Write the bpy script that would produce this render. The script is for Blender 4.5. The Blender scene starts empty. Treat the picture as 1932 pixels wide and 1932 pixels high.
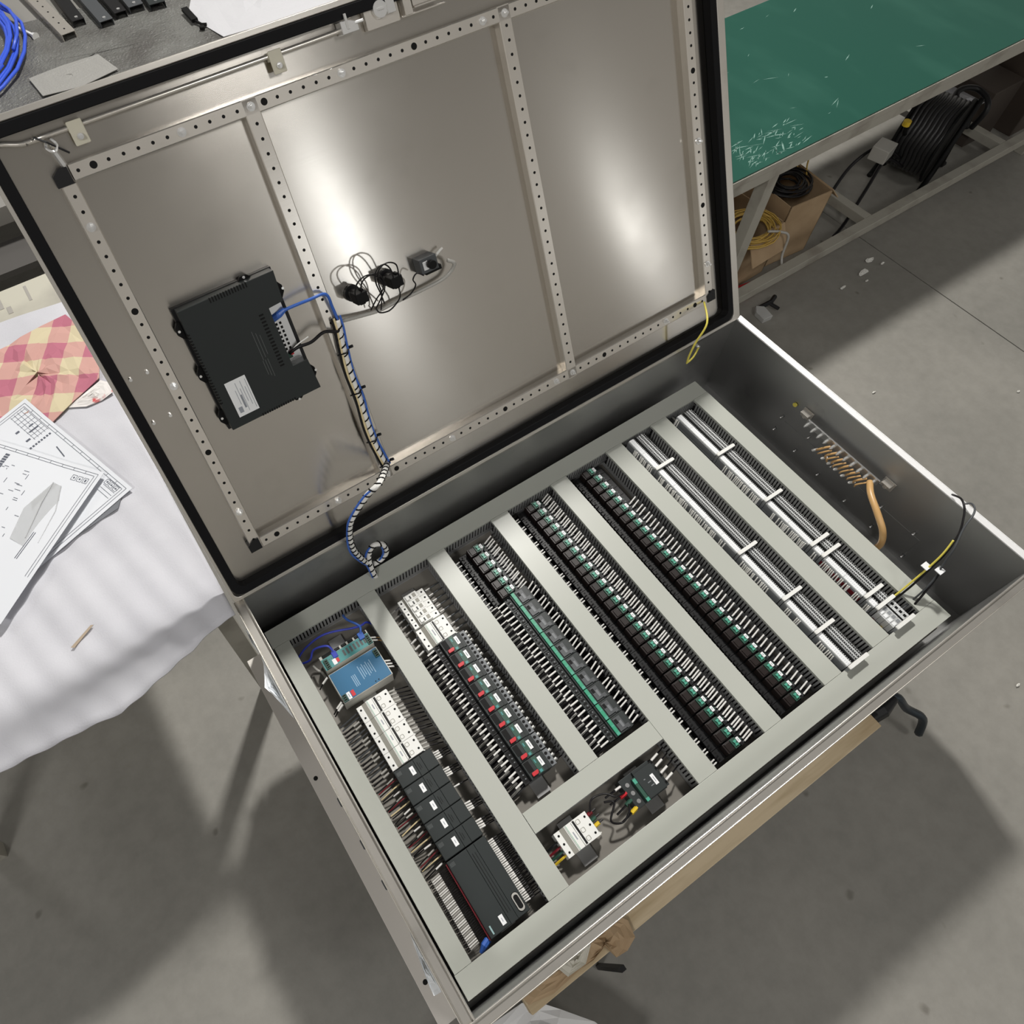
import bpy, math, random
from mathutils import Matrix, Vector
random.seed(7)
# ---------------------------------------------------------------- scene set-up
scene = bpy.context.scene
COL = scene.collection
RIM = 675.0                       # height of the enclosure rim above the floor, mm
R3 = [[0.84048401, 0.46657398, -0.27549112], [-0.54139885, 0.70272645, -0.46158729], [-0.02176972, 0.53710731, 0.84323295]]
CAM = (12.6975, -781.0946, 1524.6716)
cd = bpy.data.cameras.new('camera')
cam = bpy.data.objects.new('camera', cd); COL.objects.link(cam)
cd.sensor_width = 36.0; cd.sensor_fit = 'HORIZONTAL'
cd.lens = 1427.4786 / 1932 * 36.0
cd.shift_x = (966 - 805.6065) / 1932
cd.shift_y = (886.8652 - 966) / 1932
cd.clip_start = 0.05; cd.clip_end = 100
mw = Matrix([[R3[i][j] for j in range(3)] + [0] for i in range(3)] + [[0, 0, 0, 1]])
mw.translation = Vector((CAM[0] / 1000, CAM[1] / 1000, (CAM[2] + RIM) / 1000))
cam.matrix_world = mw
scene.camera = cam
scene.view_settings.view_transform = 'Standard'
scene.view_settings.look = 'None'
scene.view_settings.gamma = 1.0
scene.view_settings.use_curve_mapping = False
scene.view_settings.exposure = -0.12
w = bpy.data.worlds.new('hall_light'); scene.world = w; w.use_nodes = True
nt = w.node_tree; nt.nodes.clear()
wo = nt.nodes.new('ShaderNodeOutputWorld'); bg = nt.nodes.new('ShaderNodeBackground')
tc = nt.nodes.new('ShaderNodeTexCoord'); sx = nt.nodes.new('ShaderNodeSeparateXYZ'); rp = nt.nodes.new('ShaderNodeValToRGB')
nt.links.new(tc.outputs['Generated'], sx.inputs[0]); nt.links.new(sx.outputs['Z'], rp.inputs[0])
mr_ = nt.nodes.new('ShaderNodeMapRange'); nt.links.new(sx.outputs['Z'], mr_.inputs[0]); mr_.inputs[1].default_value = -1; mr_.inputs[2].default_value = 1; nt.links.new(mr_.outputs[0], rp.inputs[0])
rp.color_ramp.elements[0].position = 0.40; rp.color_ramp.elements[0].color = (0.20, 0.185, 0.16, 1)
rp.color_ramp.elements[1].position = 1.0; rp.color_ramp.elements[1].color = (0.085, 0.082, 0.077, 1)
for p_, c_ in ((0.48, (0.50, 0.475, 0.43, 1)), (0.56, (0.52, 0.495, 0.455, 1)), (0.72, (0.22, 0.21, 0.193, 1))):
    e_ = rp.color_ramp.elements.new(p_); e_.color = c_
nt.links.new(rp.outputs[0], bg.inputs[0]); bg.inputs[1].default_value = 0.85
nt.links.new(bg.outputs[0], wo.inputs[0])

def P3(x, y, z): return Vector((x / 1000, y / 1000, (z + RIM) / 1000))
def area_light(name, pos, target, size, power, col=(1, 1, 1), size_y=None):
    l = bpy.data.lights.new(name, 'AREA'); l.energy = power; l.color = col
    l.size = size
    if size_y: l.shape = 'RECTANGLE'; l.size_y = size_y
    o = bpy.data.objects.new(name, l); COL.objects.link(o)
    o.location = P3(*pos); o.rotation_euler = (P3(*target) - P3(*pos)).to_track_quat('-Z', 'Y').to_euler()
    return o
area_light('high_bay_lamp', (2200, 2310, 4300), (700, -300, 0), 0.35, 300, (1.0, 0.975, 0.93))
area_light('second_bay_lamp', (-2600, -2200, 4300), (-300, -300, 0), 0.8, 80, (1.0, 0.98, 0.95))
area_light('table_fill_light', (-2600, 3800, 4300), (0, 500, 0), 0.8, 30, (1.0, 0.98, 0.95))  # added fill light that brightens the foam table side
area_light('near_fill_light', (1900, -3700, 4300), (600, -900, -300), 1.0, 45, (1.0, 0.98, 0.95))  # added fill light, lifts the floor shadow on the near side
area_light('far_bay_lamp', (5900, -15800, 4100), (475, 0, 500), 0.5, 52, (0.95, 0.98, 1.0))
area_light('low_highlight_light', (8300, -9200, 900), (1100, 0, 300), 0.25, 11, (0.97, 0.99, 1.0))  # added low light for the second highlight on the cabinet door

# ---------------------------------------------------------------- materials
MATS = {}
def mat(name, col, rough=0.5, metal=0.0, bump=None, var=None, spec=0.5, coat=0.0, emit=None, alpha=1.0, trans=0.0):
    """bump=(scale xyz, strength, distance); var=(scale, second colour, lo, hi[, stretch])"""
    if name in MATS: return MATS[name]
    m = bpy.data.materials.new(name); m.use_nodes = True; MATS[name] = m
    nt = m.node_tree; b = nt.nodes['Principled BSDF']
    b.inputs['Base Color'].default_value = (*col, 1); b.inputs['Roughness'].default_value = rough
    b.inputs['Metallic'].default_value = metal; b.inputs['Specular IOR Level'].default_value = spec
    b.inputs['Coat Weight'].default_value = coat
    if alpha < 1: b.inputs['Alpha'].default_value = alpha
    if trans: b.inputs['Transmission Weight'].default_value = trans
    if bump or var: tcn = nt.nodes.new('ShaderNodeTexCoord')
    def noise(scale, detail=4):
        mp = nt.nodes.new('ShaderNodeMapping'); nt.links.new(tcn.outputs['Object'], mp.inputs[0]); mp.inputs['Scale'].default_value = scale
        n = nt.nodes.new('ShaderNodeTexNoise'); n.inputs['Scale'].default_value = 1.0; n.inputs['Detail'].default_value = detail
        nt.links.new(mp.outputs[0], n.inputs['Vector']); return n
    if var:
        n = noise(var[0]); r = nt.nodes.new('ShaderNodeValToRGB')
        r.color_ramp.elements[0].position = var[2]; r.color_ramp.elements[0].color = (*col, 1)
        r.color_ramp.elements[1].position = var[3]; r.color_ramp.elements[1].color = (*var[1], 1)
        nt.links.new(n.outputs['Fac'], r.inputs[0]); nt.links.new(r.outputs[0], b.inputs['Base Color'])
    if bump:
        n = noise(bump[0]); bp = nt.nodes.new('ShaderNodeBump'); bp.inputs['Strength'].default_value = bump[1]; bp.inputs['Distance'].default_value = bump[2]
        nt.links.new(n.outputs['Fac'], bp.inputs['Height']); nt.links.new(bp.outputs[0], b.inputs['Normal'])
    return m
def steel(name, col, rough, streak=(3, 900, 3), st=0.12, smudge=0.5, metal=1.0, aniso=None):
    m = bpy.data.materials.new(name); m.use_nodes = True; MATS[name] = m
    nt = m.node_tree; b = nt.nodes['Principled BSDF']; L = nt.links.new
    b.inputs['Metallic'].default_value = metal
    if aniso:
        tg = nt.nodes.new('ShaderNodeTangent'); tg.direction_type = 'RADIAL'; tg.axis = aniso; L(tg.outputs[0], b.inputs['Tangent']); b.inputs['Anisotropic'].default_value = 0.8
    tcn = nt.nodes.new('ShaderNodeTexCoord')
    def noise(scale, detail=5, rough_=0.5):
        mp = nt.nodes.new('ShaderNodeMapping'); L(tcn.outputs['Object'], mp.inputs[0]); mp.inputs['Scale'].default_value = scale
        n = nt.nodes.new('ShaderNodeTexNoise'); n.inputs['Scale'].default_value = 1.0; n.inputs['Detail'].default_value = detail; n.inputs['Roughness'].default_value = rough_
        L(mp.outputs[0], n.inputs['Vector']); return n
    n1 = noise(streak, 2); bp = nt.nodes.new('ShaderNodeBump'); bp.inputs['Strength'].default_value = st; bp.inputs['Distance'].default_value = 0.0004
    L(n1.outputs['Fac'], bp.inputs['Height']); L(bp.outputs[0], b.inputs['Normal'])
    n2 = noise((7, 7, 7), 6, 0.6); r = nt.nodes.new('ShaderNodeValToRGB'); L(n2.outputs['Fac'], r.inputs[0])
    r.color_ramp.elements[0].position = 0.30; r.color_ramp.elements[0].color = (*[c * (1 - 0.35 * smudge) for c in col], 1)
    r.color_ramp.elements[1].position = 0.42; r.color_ramp.elements[1].color = (*col, 1)
    L(r.outputs[0], b.inputs['Base Color'])
    mr = nt.nodes.new('ShaderNodeMapRange'); L(n2.outputs['Fac'], mr.inputs[0]); mr.inputs[1].default_value = 0.3; mr.inputs[2].default_value = 0.7
    mr.inputs[3].default_value = rough - 0.01; mr.inputs[4].default_value = rough + 0.02; L(mr.outputs[0], b.inputs['Roughness'])
    return m
M_DOOR = steel('brushed_steel_door', (0.57, 0.54, 0.495), 0.21, (3, 500, 3), 0.06, 0.12, 1.0, 'X')
M_STEEL = steel('brushed_steel', (0.55, 0.53, 0.50), 0.30, (300, 4, 4), 0.1)
M_STEELX = steel('brushed_steel_rim', (0.66, 0.63, 0.58), 0.30, (4, 300, 4), 0.1, 0.3, 0.8)
M_RAIL = steel('folded_steel_rail', (0.74, 0.70, 0.64), 0.24, (2, 400, 400), 0.08, 0.1, 0.75)
M_INNER = steel('inner_steel', (0.42, 0.42, 0.415), 0.48, (4, 4, 300), 0.15)
M_CHROME = mat('chrome', (0.88, 0.88, 0.87), 0.22, 0.75)
M_ZINC = mat('zinc', (0.60, 0.60, 0.60), 0.33, 1.0)
M_GASKET = mat('black_rubber', (0.006, 0.006, 0.007), 0.6, spec=0.15)
M_DUCT = mat('grey_pvc', (0.43, 0.445, 0.40), 0.33, var=((3, 3, 3), (0.45, 0.46, 0.42), 0.35, 0.7))
M_DUCTIN = mat('shaded_pvc_wall', (0.30, 0.305, 0.305), 0.5)  # darker copy of the duct grey, shade on the walls put into the colour
M_PLATE = mat('grey_plate', (0.22, 0.205, 0.18), 0.5)
M_BLACK = mat('black_plastic', (0.010, 0.010, 0.011), 0.42, spec=0.3)
M_BLACK2 = mat('matt_black', (0.005, 0.005, 0.005), 0.6, spec=0.2)
M_ANTH = mat('anthracite_plastic', (0.023, 0.028, 0.028), 0.45, spec=0.35)
M_ANTH2 = mat('dark_grey_plastic', (0.06, 0.065, 0.07), 0.45)
M_BROWN = mat('smoked_relay_cover', (0.016, 0.011, 0.010), 0.38, spec=0.3)
M_WHITE = mat('white_plastic', (0.78, 0.78, 0.75), 0.4)
M_OFFW = mat('off_white_plastic', (0.62, 0.61, 0.56), 0.4)
M_OLIVE = mat('olive_grey_plastic', (0.33, 0.32, 0.28), 0.5)  # olive grey of the breaker slopes, embossed marks and toggle slots
M_TERM = mat('terminal_grey', (0.56, 0.57, 0.57), 0.5)
M_TERM2 = mat('terminal_side_grey', (0.24, 0.25, 0.26), 0.5)
M_LABEL = mat('white_label', (0.82, 0.83, 0.84), 0.45)
M_GREY = mat('mid_grey_plastic', (0.16, 0.17, 0.18), 0.45)
M_INK = mat('ink', (0.02, 0.02, 0.03), 0.6)
M_INKL = mat('light_ink', (0.30, 0.32, 0.36), 0.6)
M_FAINT = mat('faint_print', (0.085, 0.092, 0.092), 0.5)
M_GREEN = mat('green_plastic', (0.03, 0.30, 0.17), 0.4)
M_MINT = mat('mint_lever', (0.07, 0.34, 0.24), 0.4)
M_DGREEN = mat('dark_green_plastic', (0.02, 0.075, 0.05), 0.45)
M_RED = mat('red_plastic', (0.55, 0.02, 0.03), 0.4)
M_DRED = mat('dark_red_plastic', (0.16, 0.008, 0.015), 0.4)
M_YELLOW = mat('yellow_plastic', (0.72, 0.50, 0.03), 0.4)
M_PSU = mat('blue_panel', (0.020, 0.13, 0.26), 0.35)
M_TEAL = mat('teal_panel', (0.07, 0.27, 0.27), 0.35)
M_BLUE = mat('blue_cable', (0.04, 0.10, 0.62), 0.35)
M_BLUE2 = mat('deep_blue_cable', (0.03, 0.05, 0.42), 0.35)
M_LBLUE = mat('network_cable_blue', (0.04, 0.13, 0.50), 0.35)
M_CREAMW = mat('cream_wire', (0.75, 0.62, 0.36), 0.4)
M_COPPERW = mat('amber_wire', (0.56, 0.34, 0.14), 0.35)
M_YGW = mat('yellow_green_wire', (0.72, 0.62, 0.10), 0.4)
M_SLEEVE = mat('clear_sleeve', (0.80, 0.79, 0.76), 0.3)
M_SLEEVEG = mat('grey_sleeve', (0.42, 0.41, 0.38), 0.3)
M_WIRE = mat('black_wire', (0.008, 0.007, 0.008), 0.4, spec=0.3)
M_CLIP = mat('natural_nylon', (0.60, 0.57, 0.46), 0.4)
M_BAG = mat('crumpled_foil', (0.82, 0.85, 0.88), 0.3, bump=((60, 60, 60), 0.5, 0.004))

# ---------------------------------------------------------------- mesh helpers (all in mm)
class MB:
    def __init__(s): s.v = []; s.f = []; s.mi = []; s.m = 0
    def box(s, x0, x1, y0, y1, z0, z1, top=None):
        b = len(s.v)
        if x0 > x1: x0, x1 = x1, x0
        if y0 > y1: y0, y1 = y1, y0
        if z0 > z1: z0, z1 = z1, z0
        s.v += [(x0, y0, z0), (x1, y0, z0), (x1, y1, z0), (x0, y1, z0), (x0, y0, z1), (x1, y0, z1), (x1, y1, z1), (x0, y1, z1)]
        s.f += [(b + 3, b + 2, b + 1, b), (b + 4, b + 5, b + 6, b + 7), (b, b + 1, b + 5, b + 4), (b + 1, b + 2, b + 6, b + 5), (b + 2, b + 3, b + 7, b + 6), (b + 3, b, b + 4, b + 7)]
        s.mi += [s.m, s.m if top is None else top, s.m, s.m, s.m, s.m]; return s
    def quad(s, *p):
        b = len(s.v); s.v += list(p); s.f.append(tuple(range(b, b + len(p)))); s.mi.append(s.m); return s
    def prism(s, poly, a0, a1, axis='z'):
        """poly: 2-D outline, extruded from a0 to a1 along the axis (z: poly=x,y; y: poly=x,z; x: poly=y,z)"""
        n = len(poly); b = len(s.v)
        def mk(p, a): return (p[0], p[1], a) if axis == 'z' else ((p[0], a, p[1]) if axis == 'y' else (a, p[0], p[1]))
        s.v += [mk(p, a0) for p in poly] + [mk(p, a1) for p in poly]
        s.f += [tuple(range(b + n - 1, b - 1, -1)), tuple(range(b + n, b + 2 * n))]; s.mi += [s.m, s.m]
        for i in range(n):
            j = (i + 1) % n; s.f.append((b + i, b + j, b + n + j, b + n + i)); s.mi.append(s.m)
        return s
    def tube(s, pts, r, n=6, cap=True):
        pts = [Vector(p) for p in pts]; b = len(s.v); k = len(pts)
        t0 = (pts[1] - pts[0]).normalized(); up = Vector((0, 0, 1)) if abs(t0.z) < 0.9 else Vector((1, 0, 0))
        a = t0.cross(up).normalized()
        for i, p in enumerate(pts):
            t = (pts[min(i + 1, k - 1)] - pts[max(i - 1, 0)]).normalized()
            a = (a - t * a.dot(t)).normalized(); c = t.cross(a)
            rr = r[i] if isinstance(r, (list, tuple)) else r
            for j in range(n):
                an = 2 * math.pi * j / n; q = p + (a * math.cos(an) + c * math.sin(an)) * rr; s.v.append(tuple(q))
        for i in range(k - 1):
            for j in range(n):
                j2 = (j + 1) % n; s.f.append((b + i * n + j, b + i * n + j2, b + (i + 1) * n + j2, b + (i + 1) * n + j)); s.mi.append(s.m)
        if cap:
            s.f.append(tuple(b + j for j in range(n - 1, -1, -1))); s.f.append(tuple(b + (k - 1) * n + j for j in range(n))); s.mi += [s.m, s.m]
        return s
    def cyl(s, x, y, z0, z1, r, n=10): return s.tube([(x, y, z0), (x, y, z1)], r, n)
    def build(s, name, mats, parent=None, smooth=False, bevel=0, loc=None, org=None):
        me = bpy.data.meshes.new(name)
        o3 = org if org is not None else (0, 0, 0)
        me.from_pydata([((x - o3[0]) / 1000, (y - o3[1]) / 1000, (z - o3[2]) / 1000) for x, y, z in s.v], [], s.f)
        if not isinstance(mats, (list, tuple)): mats = [mats]
        for m_ in mats: me.materials.append(m_)
        if len(mats) > 1: me.polygons.foreach_set('material_index', s.mi)
        if smooth: me.polygons.foreach_set('use_smooth', [True] * len(me.polygons))
        me.update()
        o = bpy.data.objects.new(name, me); COL.objects.link(o)
        if parent is not None: o.parent = parent
        if loc is not None:
            o.location = (loc[0] / 1000, loc[1] / 1000, loc[2] / 1000) if parent is not None else P3(*loc)
        if bevel:
            bv = o.modifiers.new('bevel', 'BEVEL'); bv.width = bevel / 1000; bv.segments = 2; bv.limit_method = 'ANGLE'
        return o
def tag(o, label=None, cat=None, group=None, kind=None):
    if label: o['label'] = label
    if cat: o['category'] = cat
    if group: o['group'] = group
    if kind: o['kind'] = kind
    return o
def thing(name, loc, label, cat, group=None, rz=0, parent=None):
    o = bpy.data.objects.new(name, None); COL.objects.link(o); o.empty_display_size = 0.05
    o.location = P3(*loc); o.rotation_euler = (0, 0, rz)
    return tag(o, label, cat, group)
def solo(mb, name, mats, loc, label, cat, group=None, **k):
    """a thing that is one mesh; vertices given in cabinet mm, origin moved to loc"""
    o = mb.build(name, mats, None, org=loc, loc=loc, **k); return tag(o, label, cat, group)
def dup(root, loc, label=None, group=None):
    r = root.copy(); COL.objects.link(r); r.location = P3(*loc)
    if label: r['label'] = label
    if group: r['group'] = group
    for ch in list(root.children):
        c = ch.copy(); COL.objects.link(c); c.parent = r
        for g in list(ch.children):
            d = g.copy(); COL.objects.link(d); d.parent = c
    return r
ORD = ['first', 'second', 'third', 'fourth', 'fifth', 'sixth', 'seventh', 'eighth', 'ninth', 'tenth', 'eleventh', 'twelfth', 'thirteenth', 'fourteenth', 'fifteenth',
       'sixteenth', 'seventeenth', 'eighteenth', 'nineteenth', 'twentieth', 'twenty-first', 'twenty-second', 'twenty-third', 'twenty-fourth', 'twenty-fifth',
       'twenty-sixth', 'twenty-seventh', 'twenty-eighth', 'twenty-ninth']
def rnd(a, b): return random.uniform(a, b)
def smooth_path(pts, n=6):
    P = [Vector(p) for p in pts]; out = []
    for i in range(len(P) - 1):
        p0, p1, p2, p3 = P[max(i - 1, 0)], P[i], P[i + 1], P[min(i + 2, len(P) - 1)]
        for k in range(n):
            t = k / n
            out.append(0.5 * ((2 * p1) + (-p0 + p2) * t + (2 * p0 - 5 * p1 + 4 * p2 - p3) * t * t + (-p0 + 3 * p1 - 3 * p2 + p3) * t ** 3))
    out.append(P[-1]); return out
def rrect(x0, x1, y0, y1, r, n=5):
    out = []
    for cx, cy, a0 in ((x1 - r, y0 + r, -90), (x1 - r, y1 - r, 0), (x0 + r, y1 - r, 90), (x0 + r, y0 + r, 180)):
        for k in range(n + 1):
            a = math.radians(a0 + 90 * k / n); out.append((cx + r * math.cos(a), cy + r * math.sin(a)))
    return out
def ring(mb, outer, inner, z0, z1):
    """flat band between two outlines with the same number of points"""
    n = len(outer); b = len(mb.v)
    for z in (z0, z1): mb.v += [(p[0], p[1], z) for p in outer] + [(p[0], p[1], z) for p in inner]
    for i in range(n):
        j = (i + 1) % n
        mb.f += [(b + 2 * n + i, b + 2 * n + j, b + 3 * n + j, b + 3 * n + i), (b + i, b + j, b + 2 * n + j, b + 2 * n + i), (b + n + j, b + n + i, b + 3 * n + i, b + 3 * n + j), (b + j, b + i, b + n + i, b + n + j)]
        mb.mi += [mb.m] * 4
    return mb
# ---------------------------------------------------------------- floor
def concrete():
    m = bpy.data.materials.new('trowelled_concrete'); m.use_nodes = True; nt = m.node_tree; b = nt.nodes['Principled BSDF']; L = nt.links.new
    g = nt.nodes.new('ShaderNodeTexCoord')
    def noise(sc, det, ro=0.55):
        n = nt.nodes.new('ShaderNodeTexNoise'); n.inputs['Scale'].default_value = sc; n.inputs['Detail'].default_value = det; n.inputs['Roughness'].default_value = ro
        L(g.outputs['Object'], n.inputs['Vector']); return n
    def ramp(n, p0, c0, p1, c1, out='Fac'):
        r = nt.nodes.new('ShaderNodeValToRGB'); L(n.outputs[out], r.inputs[0])
        r.color_ramp.elements[0].position = p0; r.color_ramp.elements[0].color = (*c0, 1); r.color_ramp.elements[1].position = p1; r.color_ramp.elements[1].color = (*c1, 1); return r
    a = ramp(noise(1.6, 8), 0.30, (0.215, 0.208, 0.187), 0.70, (0.285, 0.273, 0.245))
    c = ramp(noise(22, 5, 0.65), 0.30, (0.90, 0.90, 0.90), 0.62, (1.03, 1.03, 1.03))
    mx = nt.nodes.new('ShaderNodeMix'); mx.data_type = 'RGBA'; mx.blend_type = 'MULTIPLY'; mx.inputs[0].default_value = 1
    L(a.outputs[0], mx.inputs[6]); L(c.outputs[0], mx.inputs[7])
    v = nt.nodes.new('ShaderNodeTexVoronoi'); v.inputs['Scale'].default_value = 7.0
    n3 = noise(9, 3); mp = nt.nodes.new('ShaderNodeMix'); mp.data_type = 'RGBA'; mp.inputs[0].default_value = 0.06
    L(g.outputs['Object'], mp.inputs[6]); L(n3.outputs['Color'], mp.inputs[7]); L(mp.outputs[2], v.inputs['Vector'])
    r2 = ramp(v, 0.035, (0.55, 0.53, 0.5), 0.085, (1, 1, 1), 'Distance')
    m2 = nt.nodes.new('ShaderNodeMix'); m2.data_type = 'RGBA'; m2.blend_type = 'MULTIPLY'; m2.inputs[0].default_value = 0.8
    L(mx.outputs[2], m2.inputs[6]); L(r2.outputs[0], m2.inputs[7]); L(m2.outputs[2], b.inputs['Base Color'])
    b.inputs['Roughness'].default_value = 0.55
    bp = nt.nodes.new('ShaderNodeBump'); bp.inputs['Strength'].default_value = 0.12; bp.inputs['Distance'].default_value = 0.003
    L(noise(60, 4).outputs['Fac'], bp.inputs['Height']); L(bp.outputs[0], b.inputs['Normal'])
    return m
M_CONC = concrete()
FZ = -RIM
fl = MB().box(-5000, 9000, -6000, 9000, FZ - 60, FZ - 7).build('floor', mat('joint_filler', (0.10, 0.095, 0.085), 0.8), org=(0, 0, -RIM), loc=(0, 0, -RIM)); tag(fl, kind='structure')
for x0, x1 in ((-5000, 2876.5), (2881.5, 9000)):
    MB().box(x0, x1, -6000, 9000, -7.5, 0).build('slab', M_CONC, fl, loc=(0, 0, 0))

# ---------------------------------------------------------------- enclosure body
enc = thing('enclosure', (0, 0, -282), 'large open stainless steel control cabinet lying on its back on the wooden pallet', 'cabinet')
Z0 = -282                                        # outer bottom; children use z measured from it
def eb(mb, name, m, **k):
    return mb.build(name, m, enc, org=(0, 0, Z0), **k)
L_, W_ = 1472, 885
b = MB()
b.box(-2, L_ + 2, -W_ - 2, 2, Z0, Z0 + 3)                 # back sheet
b.box(-2, 0, -W_, 0, Z0, -1); b.box(L_ - 2, L_, -W_, 0, Z0, -1)
b.box(0, L_, -2, 0, Z0, -1); b.box(0, L_, -W_, -W_ + 2, Z0, -1)
eb(b, 'body_shell', M_INNER)
b = MB()                                          # folded rim: inner lip, gutter floor, outer lip
b.box(-2.5, 1, -W_ - 1, 0, -9, 1.5)
b.box(-22, -2.5, -W_ - 20, 2, -8, -6)
b.box(-24, -22, -W_ - 20, 2, -26, 0)
eb(b, 'left_rim', M_STEELX, bevel=1)
b = MB()
b.box(-24, L_ + 18, -W_ - 2.5, -W_ + 1, -9, 1.5)
b.box(-24, L_ + 18, -W_ - 17, -W_ - 2.5, -5, -3)
b.box(-24, L_ + 18, -W_ - 19, -W_ - 17, -26, -3.2)
eb(b, 'near_rim', M_STEELX, bevel=1)
b = MB()
b.box(L_ - 1, L_ + 2, -W_, 0, -9, 1.5)
b.box(L_ + 2, L_ + 17, -W_ - 4, 2, -3.5, -1)
b.box(L_ + 17, L_ + 19, -W_ - 4, 2, -26, 0)
eb(b, 'right_rim', mat('lamplit_rim_steel', (0.88, 0.88, 0.88), 0.6, 0.5), bevel=1)  # paler than the other rims: lamp reflection put into the colour
b = MB(); b.box(-2, L_ + 2, -2.5, 1, -9, 1.5); b.box(-2, L_ + 2, 1, 9, -8, -6)
eb(b, 'hinge_rim', M_STEEL, bevel=1)
b = MB()                                          # outer skins below the gutters
b.box(-24, -22.5, -W_ - 19, 2, Z0, -26); b.box(L_ + 17.5, L_ + 19, -W_ - 19, 2, Z0, -26); b.box(-24, L_ + 19, -W_ - 19, -W_ - 17.5, Z0, -26)
eb(b, 'outer_skin', M_STEEL)
# base flange of the cabinet, seen along the left side
hx = [(-47, -436), (-45, -812)]
b = MB(); b.box(-66, -24.2, -880, -22, Z0 + 12, Z0 + 16)
b.box(-66, -64, -880, -22, Z0 - 2, Z0 + 12)
eb(b, 'base_flange', mat('bright_flange_steel', (0.62, 0.59, 0.55), 0.5, 0.6), bevel=1.5)
for x, y in ((-52, -350), (-50, -800)):
    eb(MB().cyl(x, y, Z0 + 15.6, Z0 + 16.6, 5, 16), 'flange_hole', M_BLACK2)
for y in (-420, -520, -610):
    b = MB(); b.prism(rrect(-33, -27, y - 14, y + 8, 2.5), Z0 + 15.8, Z0 + 16.8); eb(b, 'flange_slot', M_ANTH2)
# studs on the right inner wall and gland plate outline
for y, z in ((-250, -160), (-340, -150), (-430, -175), (-585, -165), (-680, -160), (-250, -215), (-330, -225), (-415, -235), (-510, -240), (-600, -245), (-700, -250)):
    eb(MB().tube([(L_ - 2, y, z), (L_ - 16, y, z)], 3.2, 8), 'stud', M_ZINC, smooth=True)
eb(MB().box(L_ - 3.2, L_ - 2, -700, -260, -262, -172), 'gland_plate', M_INNER, bevel=0.6)
# hinges
for x in (78, 503, 935, 1372):
    b = MB(); b.box(x - 20, x + 20, -1.5, 6, -1, 5); b.tube([(x - 36, 4, 3), (x - 22, 4, 3)], 4.2, 8); b.tube([(x + 22, 4, 3), (x + 36, 4, 3)], 4.2, 8); b.tube([(x - 42, 4, 3), (x + 42, 4, 3)], 1.8, 6)
    eb(b, 'hinge', M_CHROME, bevel=0.5)
# ---- door (part of the enclosure), local frame: x along the hinge, v up the door, w towards its inner face
PHI = math.radians(117.347); UY, UZ = -math.cos(PHI), math.sin(PHI)
Y0 = -9.74
def d2w(x, v, wv=0.0): return (x, Y0 + v * UY - wv * UZ, v * UZ + wv * UY)
DROT = math.atan2(UZ, UY)
def door_frame(o, parent=None, x=0, v=0, wv=0):
    p = d2w(x, v, wv)
    if parent is None: o.location = P3(*p)
    else: o.location = (p[0] / 1000, p[1] / 1000, (p[2] - Z0) / 1000)
    o.rotation_euler = (DROT, 0, 0); return o
door = MB()
outer = rrect(-21, 1477, 6, 990, 8); door.prism(outer, -42, -20)
door = door.build('door', M_DOOR, enc); door_frame(door, enc)
def db(mb, name, m, **k): return mb.build(name, m, door, **k)
b = MB(); ring(b, rrect(-21, 1477, 6, 990, 8), rrect(-13.5, 1455, 15, 980, 14), -20.5, 0.5)
db(b, 'door_rim', M_STEELX, bevel=2)
b = MB(); ring(b, rrect(-13, 1454, 16, 979, 26, 7), rrect(5, 1436, 34, 960, 16, 7), -20, 1.5)
db(b, 'gasket', M_GASKET, bevel=1.5)
# perforated rails
SM, BG, SC = 'small', 'big', 'screw'
def rail(name, x0, x1, v0, v1, holes, lip=None):
    b = MB(); p, q = (x0, x1) if lip == 'v' else (v0, v1); c_ = 1.6
    prof = [(p, -20), (p, -c_), (p + c_, 0), (q - c_, 0), (q, -c_), (q, -20), (q - 2.2, -20), (q - 2.2, -3), (p + 2.2, -3), (p + 2.2, -20)]
    b.prism(prof, *((v0, v1, 'y') if lip == 'v' else (x0, x1, 'x')))
    b.m = 1
    for x, v, k in holes:
        if k == SM: b.cyl(x, v, 0.05, 0.35, 3.0, 8)
        elif k == BG: b.cyl(x, v, 0.05, 0.35, 6.0, 14)
    db(b, name, [M_RAIL, M_BLACK2])
    for x, v, k in holes:
        if k == SC:
            s_ = MB(); s_.cyl(x, v, 0, 1.6, 7.5, 14); s_.cyl(x, v, 1.6, 7, 5, 6); s_.cyl(x, v, 7, 12, 2.6, 8)
            db(s_, 'nut', M_CHROME)
def seq(n, big, scr): return [BG if i in big else SC if i in scr else SM for i in range(n)]
X0 = 99.5; VB, VT, VA = 110.8, 885.1, 126.7
XL, XR = 76.6, 1375.2
k = seq(52, {1, 13, 25, 37, 49}, {7, 12, 19, 31, 33, 45})
rail('rail', X0 - 11, XR - 8, VB - 13, VB + 13, [(X0 + 25 * i, VB, k[i]) for i in range(52) if X0 + 25 * i < XR - 14])
k = seq(52, {1, 13, 25, 37, 49}, {7, 12, 19, 31, 33, 45})
rail('rail', X0 - 11, XR - 8, VT - 13, VT + 13, [(X0 + 25 * i, VT, k[i]) for i in range(52) if X0 + 25 * i < XR - 14])
k = seq(30, {8, 20}, {2, 14, 26})
rail('rail', XL - 12, XL + 12, VA - 18, VA + 25 * 29 + 18, [(XL, VA + 25 * (29 - j), k[j]) for j in range(30)], 'v')
rail('rail', XR - 12, XR + 12, VA - 18, VA + 25 * 29 + 18, [(XR, VA + 25 * (29 - j), k[j]) for j in range(30)], 'v')
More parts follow.
